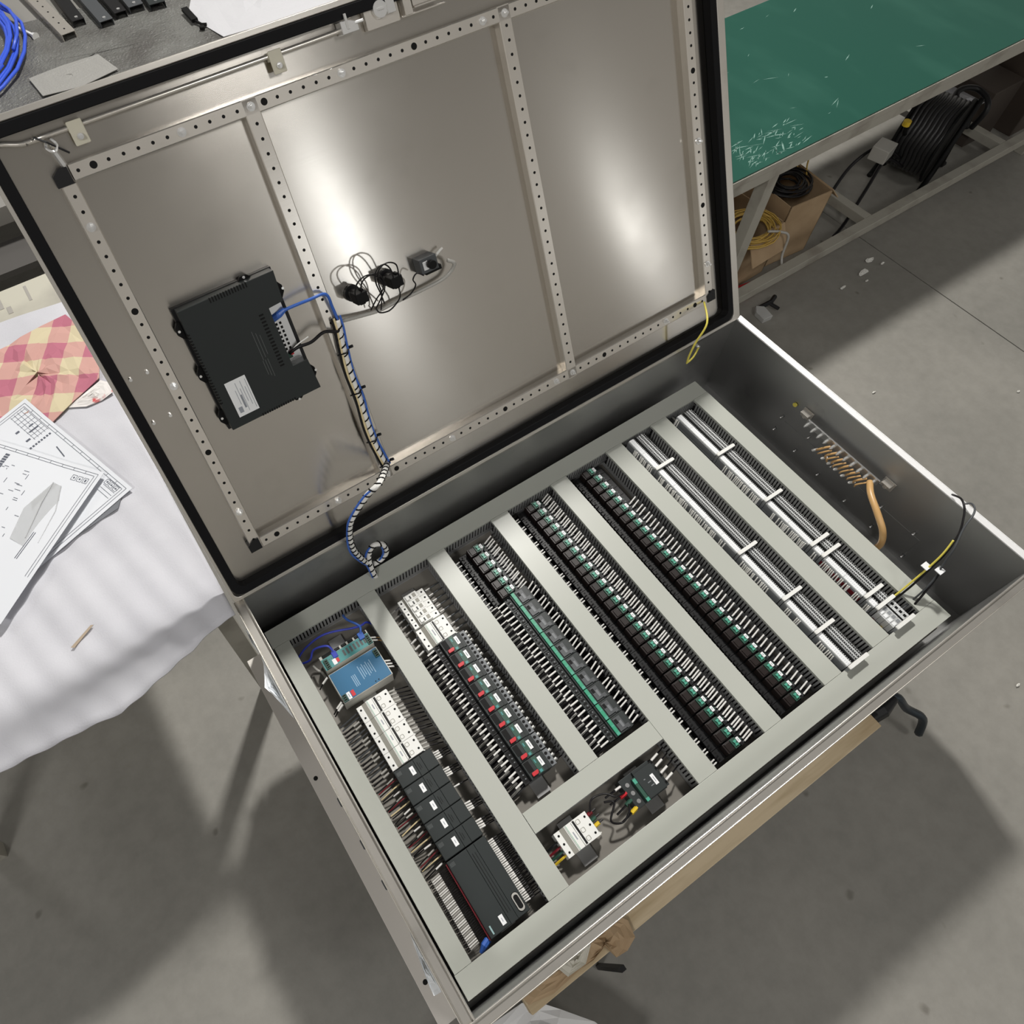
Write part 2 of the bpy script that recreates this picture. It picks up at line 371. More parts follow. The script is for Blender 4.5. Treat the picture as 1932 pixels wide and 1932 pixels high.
for xx, of in ((X0 + 300, 27.6), (X0 + 825, 20.9)):
    rail('rail', xx - 14, xx + 14, VB - 13.2, VT + 13.2, [(xx, VT - of - 25 * j, SM) for j in range(30) if VT - of - 25 * j > VB + 16], 'v')
for x, v in ((XL - 4, VT - 2), (XL - 4, VB + 2), (XR + 4, VB + 2), (XR + 4, VT - 2)):
    b = MB(); b.prism([(x - 13, v - 13), (x + 13, v - 13), (x + 13, v + 13), (x, v + 14), (x - 13, v + 4)], -19, 3); db(b, 'corner_cap', M_BLACK)
# latch rod, guide clips, lock
b = MB(); b.tube(smooth_path([(-12, 957, -8), (18, 951, -8), (40, 944, -9), (62, 943, -9), (90, 943, -9), (560, 945, -9), (605, 947, -9)], 4), 4.2, 8)
db(b, 'latch_rod', M_RAIL, smooth=True)
for x in (126, 471):
    b = MB(); b.prism(rrect(x - 12, x + 12, 916, 952, 2), -4, -1.5); b.box(x - 12, x + 12, 936, 950, -19, -2); o = db(b, 'guide_clip', M_CLIP, bevel=1)
    s_ = MB(); s_.cyl(x, 928, -1.5, 3, 5, 10); s_.cyl(x, 928, 3, 8, 2.5, 8); db(s_, 'clip_screw', M_CHROME)
b = MB(); b.prism([(596, 938), (628, 938), (628, 952), (608, 958), (596, 958)], -18, 6); b.tube([(608, 944, 6), (608, 968, 6)], 3, 8); b.tube([(622, 950, 4), (640, 950, 4)], 3, 8)
db(b, 'rod_end', M_CHROME, bevel=1)
b = MB(); b.prism(rrect(648, 716, 930, 975, 3), -19, -6); db(b, 'lock_case', M_RAIL, bevel=1)
b = MB(); b.cyl(678, 957, -6, 2, 14, 24); b.box(690, 706, 946, 970, -6, 4); b.box(672, 684, 955, 959, 2, 4); db(b, 'lock_barrel', M_CHROME, bevel=0.8)
b = MB(); b.prism(rrect(722, 738, 934, 980, 3), -18, 4); b.cyl(730, 962, 4, 8, 4, 8); b.box(744, 800, 944, 990, -18, -4); b.box(744, 790, 941, 944, -16, 2); b.tube([(716, 934, 0), (806, 934, 0)], 2.2, 6); db(b, 'lock_bracket', M_RAIL, bevel=0.8)
# corner rod bracket with black tie
b = MB(); b.tube(smooth_path([(76, 936, -4), (72, 928, 2), (80, 920, 4), (88, 928, 2), (84, 938, -2)], 4), 2.4, 6); b.tube([(80, 922, 0), (84, 898, 0)], 5, 6); b.tube([(84, 898, 0), (83, 884, -2)], 3.2, 6)
db(b, 'rod_hook', M_CHROME)
b = MB(); b.tube([(62, 947, -2), (76, 936, 4), (100, 912, 2)], 1.6, 6); db(b, 'tie_strap', M_BLACK)
for x, v in ((15, 540), (47, 540), (14, 447), (47, 447)):
    db(MB().cyl(x, v, -20, -15, 3.2, 8), 'welded_stud', M_CHROME)
# ---------------------------------------------------------------- mounting plate, rails, wiring ducts
PZ = -214.0; DT = -150.0
plate = solo(MB().box(-0.5 + 3, 1352, -872, -26, PZ - 3, PZ), 'mounting_plate', M_PLATE, (0, -450, PZ - 3), 'beige grey steel mounting plate under all the wiring ducts', 'plate')
for x, y in ((700, -200), (300, -200), (1200, -700), (60, -500)):
    b = MB(); b.cyl(x, y, Z0 + 3, PZ - 3, 8, 8); b.build('standoff', M_ZINC, plate, org=(0, -450, PZ - 3))
def din(x, y0, y1):
    b = MB(); b.box(x - 17, x + 17, y0, y1, PZ + 6, PZ + 7.2); b.box(x - 12, x + 12, y0, y1, PZ, PZ + 1)
    for sx_ in (-13, 12): b.box(x + sx_, x + sx_ + 1, y0, y1, PZ, PZ + 7)
    b.m = 1
    n = int((y1 - y0) / 25)
    for i in range(n): b.prism(rrect(x - 3, x + 3, y0 + 8 + 25 * i, y0 + 22 + 25 * i, 2.9, 3), PZ + 1.0, PZ + 1.3)
    b.build('din_rail', [M_ZINC, M_BLACK2], plate, org=(0, -450, PZ - 3))
for x, y0, y1 in ((137, -813, -110), (345, -658, -105), (548, -655, -95), (735, -812, -88), (920, -812, -88), (1078, -817, -84), (1238, -817, -84), (346, -812, -719), (526, -812, -719)):
    din(x, y0, y1)
def duct(x0, x1, y0, y1, label, sides='xx', along='y', skip=None):
    xc, yc = (x0 + x1) / 2, (y0 + y1) / 2
    t = thing('wiring_duct', (xc, yc, PZ), label, 'cable duct')
    g = (xc, yc, PZ)
    b = MB(); b.box(x0, x1, y0, y1, DT - 1.8, DT)
    if along == 'y': b.box(x0, x0 + 1.4, y0, y1, DT - 8, DT - 1.8); b.box(x1 - 1.4, x1, y0, y1, DT - 8, DT - 1.8)
    else: b.box(x0, x1, y0, y0 + 1.4, DT - 8, DT - 1.8); b.box(x0, x1, y1 - 1.4, y1, DT - 8, DT - 1.8)
    b.build('duct_cover', M_DUCT, t, org=g, bevel=0.5)
    p = 8.6
    for side in (0, 1):
        b = MB()
        if along == 'y':
            a0 = x0 + 2 if side == 0 else x1 - 3.6; a1 = a0 + 1.6
            b.box(a0, a1, y0 + 1, y1 - 1, PZ, PZ + 14)
            n = int((y1 - y0 - 2) / p)
            for i in range(n): b.box(a0, a1, y0 + 1 + p * i, y0 + 1 + p * i + 5.2, PZ + 14, DT - 3)
        else:
            a0 = y0 + 2 if side == 0 else y1 - 3.6; a1 = a0 + 1.6
            b.box(x0 + 1, x1 - 1, a0, a1, PZ, PZ + 14)
            n = int((x1 - x0 - 2) / p)
            for i in range(n): b.box(x0 + 1 + p * i, x0 + 1 + p * i + 5.2, a0, a1, PZ + 14, DT - 3)
        b.build('slotted_side', M_DUCTIN, t, org=g)
    b = MB(); b.box(x0 + 2, x1 - 2, y0 + 1, y1 - 1, PZ, PZ + 1.5); b.build('duct_floor', M_DUCTIN, t, org=g)
    b = MB(); wd = (x1 - x0) if along == 'y' else (y1 - y0); nn = max(2, int((wd - 10) / 9))
    for i in range(nn):
        for lv in range(4):
            o_ = 6.5 + (wd - 13) * i / (nn - 1); zz = PZ + 8 + lv * 13; L0, L1 = ((y0, y1) if along == 'y' else (x0, x1)); pts = []
            for k in range(13):
                a_ = L0 + 4 + (L1 - L0 - 8) * k / 12; o2 = min(max(o_ + rnd(-2, 2), 7), wd - 7)
                pts.append((x0 + o2, a_, zz + rnd(-2, 2)) if along == 'y' else (a_, y0 + o2, zz + rnd(-2, 2)))
            b.tube(pts, 3.4, 5)
    o_ = b.build('wire_bundle', M_WIRE, t, org=g); o_['kind'] = 'stuff'
    return t
DX = [(5, 43), (223, 272), (421, 471), (612, 663), (801, 851), (985, 1038), (1141, 1195), (1299, 1349)]
WH = ['leftmost grey upright wiring duct, left of the blue power supply', 'second grey wiring duct, between the programmable modules and the red-lever starters',
      'third grey wiring duct, right of the red-lever motor starters', 'fourth grey wiring duct, between the green-striped contactors and the relays',
      'fifth grey wiring duct, between the two long relay rows', 'sixth grey wiring duct, left of the first white terminal row',
      'seventh grey wiring duct, between the two white terminal rows', 'rightmost grey wiring duct, beside the earth bar wall']
for i, (a, c) in enumerate(DX):
    duct(a, c, -667 + 0.5 if i == 2 else -819.5, -78.5, WH[i])
duct(2, 1348, -78, -32, 'long grey wiring duct along the hinge side of the plate', along='x')
duct(4, 1350, -866, -820, 'long grey wiring duct along the near side of the plate', along='x')
duct(273, 611.5, -711.5, -667, 'short grey cross duct above the white breaker and the contactor', along='x')

# ---------------------------------------------------------------- small parts shared by the devices
def label_print(b, x0, x1, y0, y1, z, ink=1, n=1, alongy=True):
    """thin dark bars of unreadable print on a label"""
    m0 = b.m; b.m = ink
    for i in range(n):
        if alongy:
            xx = x0 + (x1 - x0) * (i + 0.5) / n; b.box(xx - 0.8, xx + 0.8, y0 + (y1 - y0) * 0.25, y1 - (y1 - y0) * 0.25, z, z + 0.15)
        else:
            yy = y0 + (y1 - y0) * (i + 0.5) / n; b.box(x0 + (x1 - x0) * 0.2, x1 - (x1 - x0) * 0.2, yy - 0.7, yy + 0.7, z, z + 0.15)
    b.m = m0
def lead(parent, p0, p1, wire=M_WIRE, r=1.6, sleeve=None, s0=0.0, s1=0.5, sr=2.1, name='lead', sag=0, n=5):
    """a wire from p0 (at the device) to p1 (in the duct) with a marker sleeve over a stretch of it (second mesh)"""
    p0, p1 = Vector(p0), Vector(p1); up = Vector((0, 0, sag))
    if sleeve: a, c = p0.lerp(p1, s0) + up * min(1, max(0, s0) * 2), p0.lerp(p1, s1) + up; pts = ([p0] if s0 > 0.02 else []) + [a, c] + ([p1] if s1 < 0.97 else [])
    else: pts = [p0, p0.lerp(p1, 0.35) + up, p0.lerp(p1, 0.7) + up * 0.6, p1]
    b = MB(); b.tube(pts, r * 0.85, n); b.build(name, wire, parent)
    if sleeve:
        b = MB(); b.tube([a, c], sr, 6); b.build('marker_sleeve', sleeve, parent)
SLOT = {}
# ---------------------------------------------------------------- plug-in relays
def make_relay(loc, lab, grp, left):
    t = thing('plug_in_relay', loc, lab, 'relay', grp)
    b = MB(); b.box(-40, 46, -12.6, 12.6, 7, 24); b.box(-40, -20, -12.4, 12.4, 24, 30); b.box(-56, -40, -12.6, 12.6, 7, 16); b.box(46, 60, -12.6, 12.6, 4, 12); b.box(24, 46, -12.4, 12.4, 24, 34)
    b.m = 1
    for y in (-7, 0, 7): b.cyl(-33, y, 30, 30.4, 2.3, 8); b.cyl(-25, y, 30, 30.4, 1.6, 8)
    b.m = 2
    for y in (-8, 0): b.cyl(33, y, 34, 34.4, 2.4, 8)
    b.build('socket', [M_BLACK, M_BLACK2, M_ANTH2], t)
    b = MB(); b.box(-19, 12, -11, 11, 24, 50); b.box(-15, 8, -9, 9, 50, 52); b.build('relay_cover', M_BROWN, t, bevel=0.8)
    b = MB(); b.prism([(0, -10), (13, -10), (13, 10), (0, 10)], 52, 55); b.build('lever_base', M_DGREEN, t)
    b = MB(); b.prism([(3, -6.5), (10.5, -6.5), (10.5, -3.5), (6.5, -1), (10.5, 1.5), (10.5, 5), (3, 5), (5, -1)], 55, 58); b.build('test_lever', M_MINT, t)
    b = MB(); b.box(14, 21, -5, 7, 24, 53); b.box(14.5, 20.5, -4.5, 6.5, 53, 53.6); label_print(b, 14, 21, -4, 6, 53.6); b.build('identification_tag', [M_LABEL, M_INKL], t)
    b = MB(); b.box(22, 26, -3, 3, 34, 47); b.build('retaining_clip', M_DGREEN, t)
    return t
def relay_leads(t, left, right):
    for y in right:
        q = rnd(-1.5, 1.5); lead(t, (34, y, 38), (66, y + 7 + q, 46), M_WIRE, 1.6, M_SLEEVE, 0.0, 0.72, 1.9, sag=4)
    for y in left:
        lead(t, (-34, y, 31), (-60, y - 3, 30), M_WIRE, 1.4, M_SLEEVE if left[0] > -90 else None, 0.45, 0.95, 1.8, sag=2)
def relay_row(x, ys, rowname, grp, left, right, gap=()):
    protos = []
    for k in range(3):
        pass
    n = len(ys); first = None
    for i, y in enumerate(ys):
        where = ORD[i] + ' relay from the hinge end, ' + rowname
        bare = i in gap
        key = ('bare' if bare else i % 3)
        if key not in SLOT.setdefault(grp, {}):
            t = make_relay((x, y, PZ), where, grp, left); SLOT[grp][key] = t
            relay_leads(t, left, [] if bare else [r_ + rnd(-1, 1) for r_ in right])
        else: dup(SLOT[grp][key], (x, y, PZ), where, grp)
YR = [-101 - 25.9 * i for i in range(28)]
relay_row(912, YR, 'long row between the fifth and sixth ducts', 'relays in the fifth compartment', (-8, 2), (-7, 4), gap=(0, 1, 2, 3, 4))
relay_row(730, YR, 'long row between the fourth and fifth ducts', 'relays in the fourth compartment', (-7, 0), (-9, -2, 6), gap=())
relay_row(536, [-121 - 26 * i for i in range(6)], 'short row above the green-striped contactors', 'relays above the green-striped contactors', (-8, 3), (-9, -2, 6))

# ---------------------------------------------------------------- motor starters with red levers
def make_starter(loc, lab, grp):
    t = thing('motor_starter', loc, lab, 'motor starter', grp)
    b = MB(); b.box(-14, 30, -19.3, 19.3, 7, 50); b.box(30, 40, -19.3, 19.3, 7, 44); b.build('body', M_ANTH, t, bevel=0.8)
    b = MB(); b.box(-30, -14, -19, 19, 7, 40); b.m = 1
    for y in (-13, -4, 5, 14): b.box(-27, -18, y - 3, y + 2, 40, 40.5)
    b.m = 2
    for y in (-9, 0, 9): b.cyl(-22, y, 40.4, 41.2, 1.6, 6)
    b.build('contact_block', [M_BLACK, M_BLACK2, M_GREY], t)
    b = MB(); b.box(-11, 1, -6, 17, 50, 50.6); b.build('display_window', M_BLACK2, t)
    b = MB(); b.box(-9, 3, -15, -7, 50, 51.5); b.m = 1; b.prism([(-8, -16), (5, -16), (8, -12), (8, -8), (-6, -8), (-8, -10)], 51.5, 56); b.build('lever', [M_BLACK, M_RED], t, bevel=0.6)
    b = MB(); b.box(9, 20, -18, 18, 50, 51); b.m = 1; b.box(11, 17, -17, -11, 51, 51.6); b.box(12, 15, 4, 12, 51, 51.4); b.build('green_band', [M_DGREEN, M_TEAL], t)
    b = MB(); b.box(20.5, 28.5, -8, 12, 50, 52); label_print(b, 20.5, 28.5, -8, 12, 52); b.build('identification_tag', [M_LABEL, M_INKL], t)
    b = MB(); b.box(40, 54, -18.5, 18.5, 7, 36); b.m = 1
    for y in (-12, -1, 10): b.cyl(46, y, 36, 36.4, 3.6, 10)
    b.build('terminal_block', [M_GREY, M_BLACK2], t)
    return t
def starter_leads(t):
    for j, y in enumerate((-14, -9, -2, 3, 10, 15)):
        up = j % 2; q = rnd(-2, 2)
        lead(t, (-26, y, 36 if up else 26), (-70, y - 5 + q, 28 if up else 18), M_WIRE, 2.0, M_SLEEVE if up else M_SLEEVEG, 0.05 if up else 0.3, 0.55 if up else 0.9, 2.3, sag=3)
    b = MB()
    for j in range(9): b.tube([(-28, -18 + j * 4.4, 14), (-50, -20 + j * 4.4 + rnd(-2, 2), 13 + rnd(-3, 2)), (-73, -22 + j * 4.4, 12)], 2.3, 5)
    b.build('wire_bundle', M_WIRE, t)
    for y in (-12, -1, 10):
        lead(t, (52, y, 28), (75, y + 1, 30), M_WIRE, 1.6, M_SLEEVEG, 0.05, 0.4, 2.0, sag=2)
        b = MB(); b.tube([(54, y + 2, 33), (60, y + 3, 34)], 2.4, 6); b.build('ferrule', M_WHITE, t)
S0 = []
for i in range(9):
    y = -289.5 - 39.6 * i
    lab = ORD[i] + ' dark motor starter with a red lever, counted from the white breakers'
    if i < 3:
        t = make_starter((345, y, PZ), lab, 'red-lever motor starters'); starter_leads(t); S0.append(t)
    else: dup(S0[i % 3], (345, y, PZ), lab, 'red-lever motor starters')

# ---------------------------------------------------------------- small contactors with the green stripe
def make_contactor(loc, lab, grp):
    t = thing('small_contactor', loc, lab, 'contactor', grp)
    b = MB(); b.box(-8, 40, -19.3, 19.3, 7, 46); b.build('body', M_ANTH, t, bevel=0.8)
    b = MB(); b.box(-4, 4, -18.6, 18.6, 46, 50); b.m = 1; b.box(-4, 4, -18.6, -12, 50, 50.3); b.box(-4, 4, 2, 5, 50, 50.3); b.build('green_strip', [M_GREEN, M_MINT], t)
    b = MB(); b.box(8, 26, -15, 15, 46, 48.5); b.m = 1; b.box(9, 16, 2, 12, 48.5, 49); b.m = 2; b.box(17, 23, -10, 5, 48.5, 49); b.build('front_cover', [M_ANTH2, M_BLACK2, M_GREY], t, bevel=0.5)
    b = MB(); b.box(26, 34, -17, -8, 46, 48.2); b.build('auxiliary_knob', M_ANTH2, t)
    b = MB(); b.box(34, 44, -18, 18, 7, 40); b.m = 1
    for y in (-12, -4, 4, 12): b.cyl(38, y, 40, 40.4, 2, 8)
    b.build('terminal_block', [M_BLACK, M_BLACK2], t)
    b = MB(); b.box(-24, -8, -19, 19, 7, 40); b.m = 1
    for y in (-13, -4, 5, 14): b.box(-21, -12, y - 3, y + 2, 40, 40.5)
    b.m = 2
    for y in (-11, 1, 12): b.cyl(-15, y, 40.4, 41.2, 1.8, 6)
    b.build('overload_block', [M_ANTH, M_BLACK2, M_GREY], t)
    return t
def contactor_leads(t):
    for j, y in enumerate((-14, -2, 11)):
        q = rnd(-3, 3); lead(t, (-22, y, 38), (-72, y - 5 + q, 30), M_WIRE, 1.9, M_SLEEVE, 0.06, 0.5, 2.2, sag=3)
    for j, y in enumerate((-8, 5, 16)):
        q = rnd(-3, 3); lead(t, (-40, y, 26), (-72, y - 4 + q, 22), M_WIRE, 1.9, M_SLEEVE, 0.05, 0.75, 2.2, sag=1)
    b = MB()
    for j in range(9): b.tube([(-24, -18 + j * 4.4, 18), (-48, -20 + j * 4.4 + rnd(-2, 2), 20 + rnd(-3, 3)), (-73, -22 + j * 4.4, 16)], 2.3, 5)
    b.build('wire_bundle', M_WIRE, t)
    for y in (-13, -3, 9):
        q = rnd(-4, 4); lead(t, (42, y, 38), (72, y + 7 + q, 46), M_WIRE, 1.6, M_SLEEVE, 0.0, 0.7, 1.9, sag=4)
    b = MB()
    for j in range(6): b.tube([(42, -16 + j * 6, 14), (58, -14 + j * 6, 18), (73, -12 + j * 6, 14)], 2.6, 5)
    b.build('wire_bundle', M_WIRE, t)
S1 = []
for i in range(10):
    y = -281 - 39.4 * i
    lab = ORD[i] + ' small black contactor in the green-striped row, counted from the relays'
    if i < 3:
        t = make_contactor((544, y, PZ), lab, 'green-striped contactors'); contactor_leads(t); S1.append(t)
    elif y > -655: dup(S1[i % 3], (544, y, PZ), lab, 'green-striped contactors')

# ---------------------------------------------------------------- white circuit breakers
def make_breaker(loc, lab, grp, poles, pw, x0, x1, style):
    """x0..x1 span; poles along y; style: two-pole row, single pole, three-pole"""
    h = poles * pw / 2; t = thing('circuit_breaker', loc, lab, 'circuit breaker', grp)
    W = x1 - x0
    b = MB(); b.box(x0, x1, -h + 0.3, h - 0.3, 7, 40)
    b.box(x0 + W * 0.30, x0 + W * 0.98, -h + 0.3, h - 0.3, 40, 46) if style != 'single' else b.box(x0 + W * 0.24, x0 + W * 0.72, -h + 0.3, h - 0.3, 40, 50)
    b.m = 1
    for k in range(poles):
        y = -h + pw * (k + 0.5)
        b.cyl(x0 + W * 0.09, y, 40, 40.3, 2.5, 10); b.cyl(x0 + W * 0.90, y, 46 if style != 'single' else 40, 46.3 if style != 'single' else 40.3, 2.5, 10)
    b.build('housing', [M_WHITE, M_BLACK2], t, bevel=0.5)
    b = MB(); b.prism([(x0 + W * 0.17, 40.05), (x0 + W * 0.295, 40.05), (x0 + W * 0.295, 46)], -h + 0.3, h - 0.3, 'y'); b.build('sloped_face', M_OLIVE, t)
    zt = 46 if style != 'single' else 50
    if style != 'single':
        b = MB(); b.box(x0 + W * 0.33, x0 + W * 0.50, -h + 0.6, h - 0.6, zt, zt + 2.4); b.m = 1; b.box(x0 + W * 0.345, x0 + W * 0.355, -h + 0.8, h - 0.8, zt + 2.4, zt + 2.6)
        b.m = 2; b.box(x0 + W * 0.41, x0 + W * 0.44, -h * 0.3, h * 0.3, zt + 2.4, zt + 2.6); b.build('label_holder', [M_WHITE, M_GREEN, M_INKL], t)
        b = MB(); b.box(x0 + W * 0.53, x0 + W * 0.60, -h + 2, h - 2, zt, zt + 1.0); b.build('toggle_slot', M_BLACK, t)
        b = MB(); b.box(x0 + W * 0.50, x0 + W * 0.535, -h + 2, h - 2, zt, zt + 5); b.build('toggle', M_WHITE, t, bevel=0.5)
        b = MB()
        for k in range(poles):
            y = -h + pw * (k + 0.5); ring(b, rrect(x0 + W * 0.62, x0 + W * 0.74, y - 4.5, y + 4.5, 2, 2), rrect(x0 + W * 0.635, x0 + W * 0.725, y - 3.6, y + 3.6, 1.4, 2), zt, zt + 0.5)
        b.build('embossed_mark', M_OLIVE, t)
        if poles == 2 or poles == 3:
            b = MB(); b.box(x1 - 3, x1 + 3, -h + 0.3, -h + 6, 12, 34); b.box(x1, x1 + 6, -h + 2, -h + 4, 26, 32); b.build('rail_clip', M_WHITE, t)
    else:
        b = MB(); b.box(x0 + W * 0.28, x0 + W * 0.40, -h + 2.5, h - 2.5, zt, zt + 4); b.build('toggle', M_WHITE, t, bevel=0.5)
        b = MB(); b.box(x0 + W * 0.42, x0 + W * 0.47, -h + 3, h - 5, zt, zt + 0.4); b.m = 1; b.box(x0 + W * 0.54, x0 + W * 0.66, -h + 3, h - 3, zt, zt + 0.4); b.build('toggle_slot', [M_ANTH, M_OLIVE], t)
    return t
for i in range(4):
    y = -312 - 39.5 * i
    t = make_breaker((137, y, PZ), ORD[i] + ' white two-pole circuit breaker below the blue power supply', 'two-pole circuit breakers', 2, 19.7, -41, 38, 'two')
    for yy in (-12, -4, 6, 13):
        lead(t, (36, yy, 34), (84, yy - 12 + rnd(-3, 3), 26), M_WIRE, 1.7, M_SLEEVEG, 0.05, 0.36, 2.5, sag=5)
    for yy in (-14, -5, 4, 13):
        lead(t, (-38, yy, 30), (-90, yy - 5, 18), M_ANTH2 if yy > 0 else M_WIRE, 2.2, M_SLEEVEG if yy < 0 else None, 0.2, 0.5, 2.7, sag=0)
for i in range(5):
    y = -137 - 16.2 * i
    t = make_breaker((340, y, PZ), ORD[i] + ' narrow white single-pole breaker from the hinge end, above the three-pole breaker', 'single-pole circuit breakers', 1, 16.2, -36, 34, 'single')
    lead(t, (-33, 0, 30), (-70, -4, 22), M_ANTH2, 2, M_SLEEVEG, 0.4, 0.8, 2.3)
    lead(t, (32, 0, 30), (80, 4, 24), M_ANTH2, 2, M_SLEEVEG, 0.15, 0.4, 2.3)
t = make_breaker((342, -242, PZ), 'white three-pole circuit breaker just above the first red-lever starter', None, 3, 18.4, -40, 38, 'three')
for yy in (-17, 0, 17):
    lead(t, (-38, yy, 30), (-68, yy - 5, 22), M_ANTH2, 2.2, M_SLEEVE, 0.3, 0.8, 2.6); lead(t, (36, yy, 32), (78, yy + 4, 24), M_ANTH2, 2.2, M_SLEEVEG, 0.1, 0.4, 2.4)
t = make_breaker((347, -757, PZ), 'white three-pole circuit breaker in the bottom compartment beside the coloured wires', None, 3, 17.6, -41, 40, 'three')
for yy, m_ in ((-18, M_YELLOW), (-9, M_DGREEN), (0, M_DRED), (10, M_BLACK)):
    lead(t, (-39, yy, 30), (-72, yy - 2, 16), m_, 3.0)
for yy, m_ in ((16, M_DRED), (4, M_DGREEN), (-8, M_YELLOW)):
    lead(t, (38, yy, 34), (62, yy + 2, 36), M_WIRE, 2.4, m_, -0.1, 0.6, 4.2, sag=3)
# ---------------------------------------------------------------- power supply and network switch (first compartment)
sw = thing('network_switch', (141, -170, PZ), 'teal and white network switch above the blue power supply', 'network switch')
b = MB(); b.prism([(-60, 12), (62, -10), (62, 8), (62, 13), (-60, 26)], 7, 52) if False else b.box(-61, 64, -19, 19, 7, 56); b.build('housing', M_OFFW, sw, bevel=1)
b = MB(); b.box(-60, 63, -18, 10, 56, 57); b.m = 1
for i in range(7): b.box(-8 + i * 9, -3 + i * 9, -10, 5, 57, 57.2)
b.cyl(-42, 2, 57, 57.3, 1.3, 8); b.cyl(-36, 2, 57, 57.3, 1.3, 8)
b.build('front_panel', [M_TEAL, M_FAINT], sw)
for i in range(5):
    b = MB(); x = -22 + i * 17.5; b.box(x, x + 13, 11, 18.2, 56, 56.6); b.m = 1; b.box(x + 2, x + 11, 13, 18, 56.6, 57); b.build('network_port', [M_BLACK2, M_BLACK], sw)
b = MB(); b.box(-54, -30, 11, 18.5, 56, 57); b.build('uplink_port', M_BLACK2, sw)
for x in (-56, 52):
    b = MB(); b.box(x, x + 10, -17, 6, 57, 60); b.m = 1
    for k in range(4): b.box(x + 2, x + 8, -15 + k * 5, -12 + k * 5, 60, 60.3)
    b.build('terminal_plug', [M_DGREEN, M_BLACK2], sw)
b = MB(); b.box(-38, -29, -16, -2, 57, 57.6); b.m = 1; b.box(-29, -22, -14, -4, 57, 57.6); b.build('identification_tag', [M_LABEL, M_RED], sw)
ps = thing('power_supply', (141, -236, PZ), 'blue panelled power supply with white edges in the first compartment', 'power supply')
b = MB(); b.box(-62, 63, -38, 38, 7, 54); b.build('housing', M_OFFW, ps, bevel=1)
b = MB(); b.box(-60, 61, -36.5, 36.5, 54, 55); b.m = 1
for i in range(7):
    b.box(2 + i * 5, 4 + i * 5, -14 + (i % 3) * 3, 20 - (i % 2) * 5, 55, 55.15)
for i in range(3): b.box(-20 + i * 4, -18 + i * 4, -20, 8, 55, 55.15)
b.m = 2; b.cyl(22, -32, 55, 55.3, 1.5, 8); b.cyl(30, -32, 55, 55.3, 1.5, 8)
b.build('front_panel', [M_PSU, mat('pale_blue_print', (0.22, 0.36, 0.50), 0.5), M_BLACK2], ps)
for x, y0, y1 in ((-60, -36, -20), (50, 14, 32)):
    b = MB(); b.box(x, x + 11, y0, y1, 55, 58); b.m = 1
    for k in range(3): b.box(x + 2, x + 9, y0 + 2 + k * 5, y0 + 5 + k * 5, 58, 58.3)
    b.build('terminal_plug', [M_DGREEN, M_BLACK2], ps)
b = MB(); b.box(-48, -40, -36, -19, 55, 55.6); b.m = 1; b.box(-38, -30, -34, -20, 55, 55.6); label_print(b, -48, -40, -36, -19, 55.6, 2); b.build('identification_tag', [M_LABEL, M_RED, M_INKL], ps)
for y in (-170, -178, -236, -244, -252):
    t = ps if y < -200 else sw; oy = y - (-236 if y < -200 else -170)
    lead(t, (60, oy, 50), (86, oy - 10, 34), M_COPPERW if y % 4 else M_BLACK, 1.6, M_SLEEVE, 0.1, 0.6, 2.0, sag=4)
for y in (-196, -262, -268):
    t = ps; oy = y + 236
    lead(t, (-60, oy, 46), (-92, oy - 12, 30), M_WIRE, 1.8, M_SLEEVE, 0.15, 0.65, 2.6, sag=5)
# blue patch cables
def cable(name, pts, r, m, lab, cat, grp=None, n=8, sm=6, plug=None):
    P_ = smooth_path(pts, sm); b = MB(); b.tube(P_, r, n); o3 = pts[0]
    o = b.build(name, m, None, smooth=True, org=o3, loc=o3); tag(o, lab, cat, grp)
    for pl in plug or ():
        q = MB(); q.box(*pl[:6]); q.build('plug', pl[6], o, org=o3, bevel=1)
    return o
cable('network_cable', [(116, -160, -158), (110, -140, -150), (80, -128, -158), (62, -140, -170), (40, -130, -188)], 2.6, M_BLUE2, 'dark blue network cable plugged into the middle port of the switch', 'network cable', plug=[(109, 121, -172, -156, -166, -155, M_BLUE2)])
cable('network_cable', [(188, -155, -157), (196, -140, -148), (180, -110, -150), (178, -92, -160), (182, -82, -185)], 2.8, M_LBLUE, 'bright blue network cable curving from the switch into the upper duct', 'network cable', plug=[(181, 195, -168, -150, -166, -154, M_LBLUE)])
cable('network_cable', [(40, -118, -180), (70, -110, -165), (120, -108, -160), (190, -138, -150), (215, -136, -160), (228, -140, -180)], 2.6, M_BLUE2, 'dark blue network cable lying across the compartment above the switch', 'network cable')
cable('earth_lead', [(62, -150, -190), (66, -168, -180), (72, -175, -185), (74, -190, -195)], 3.0, M_SLEEVEG, 'short pale sleeved lead left of the switch', 'wire')

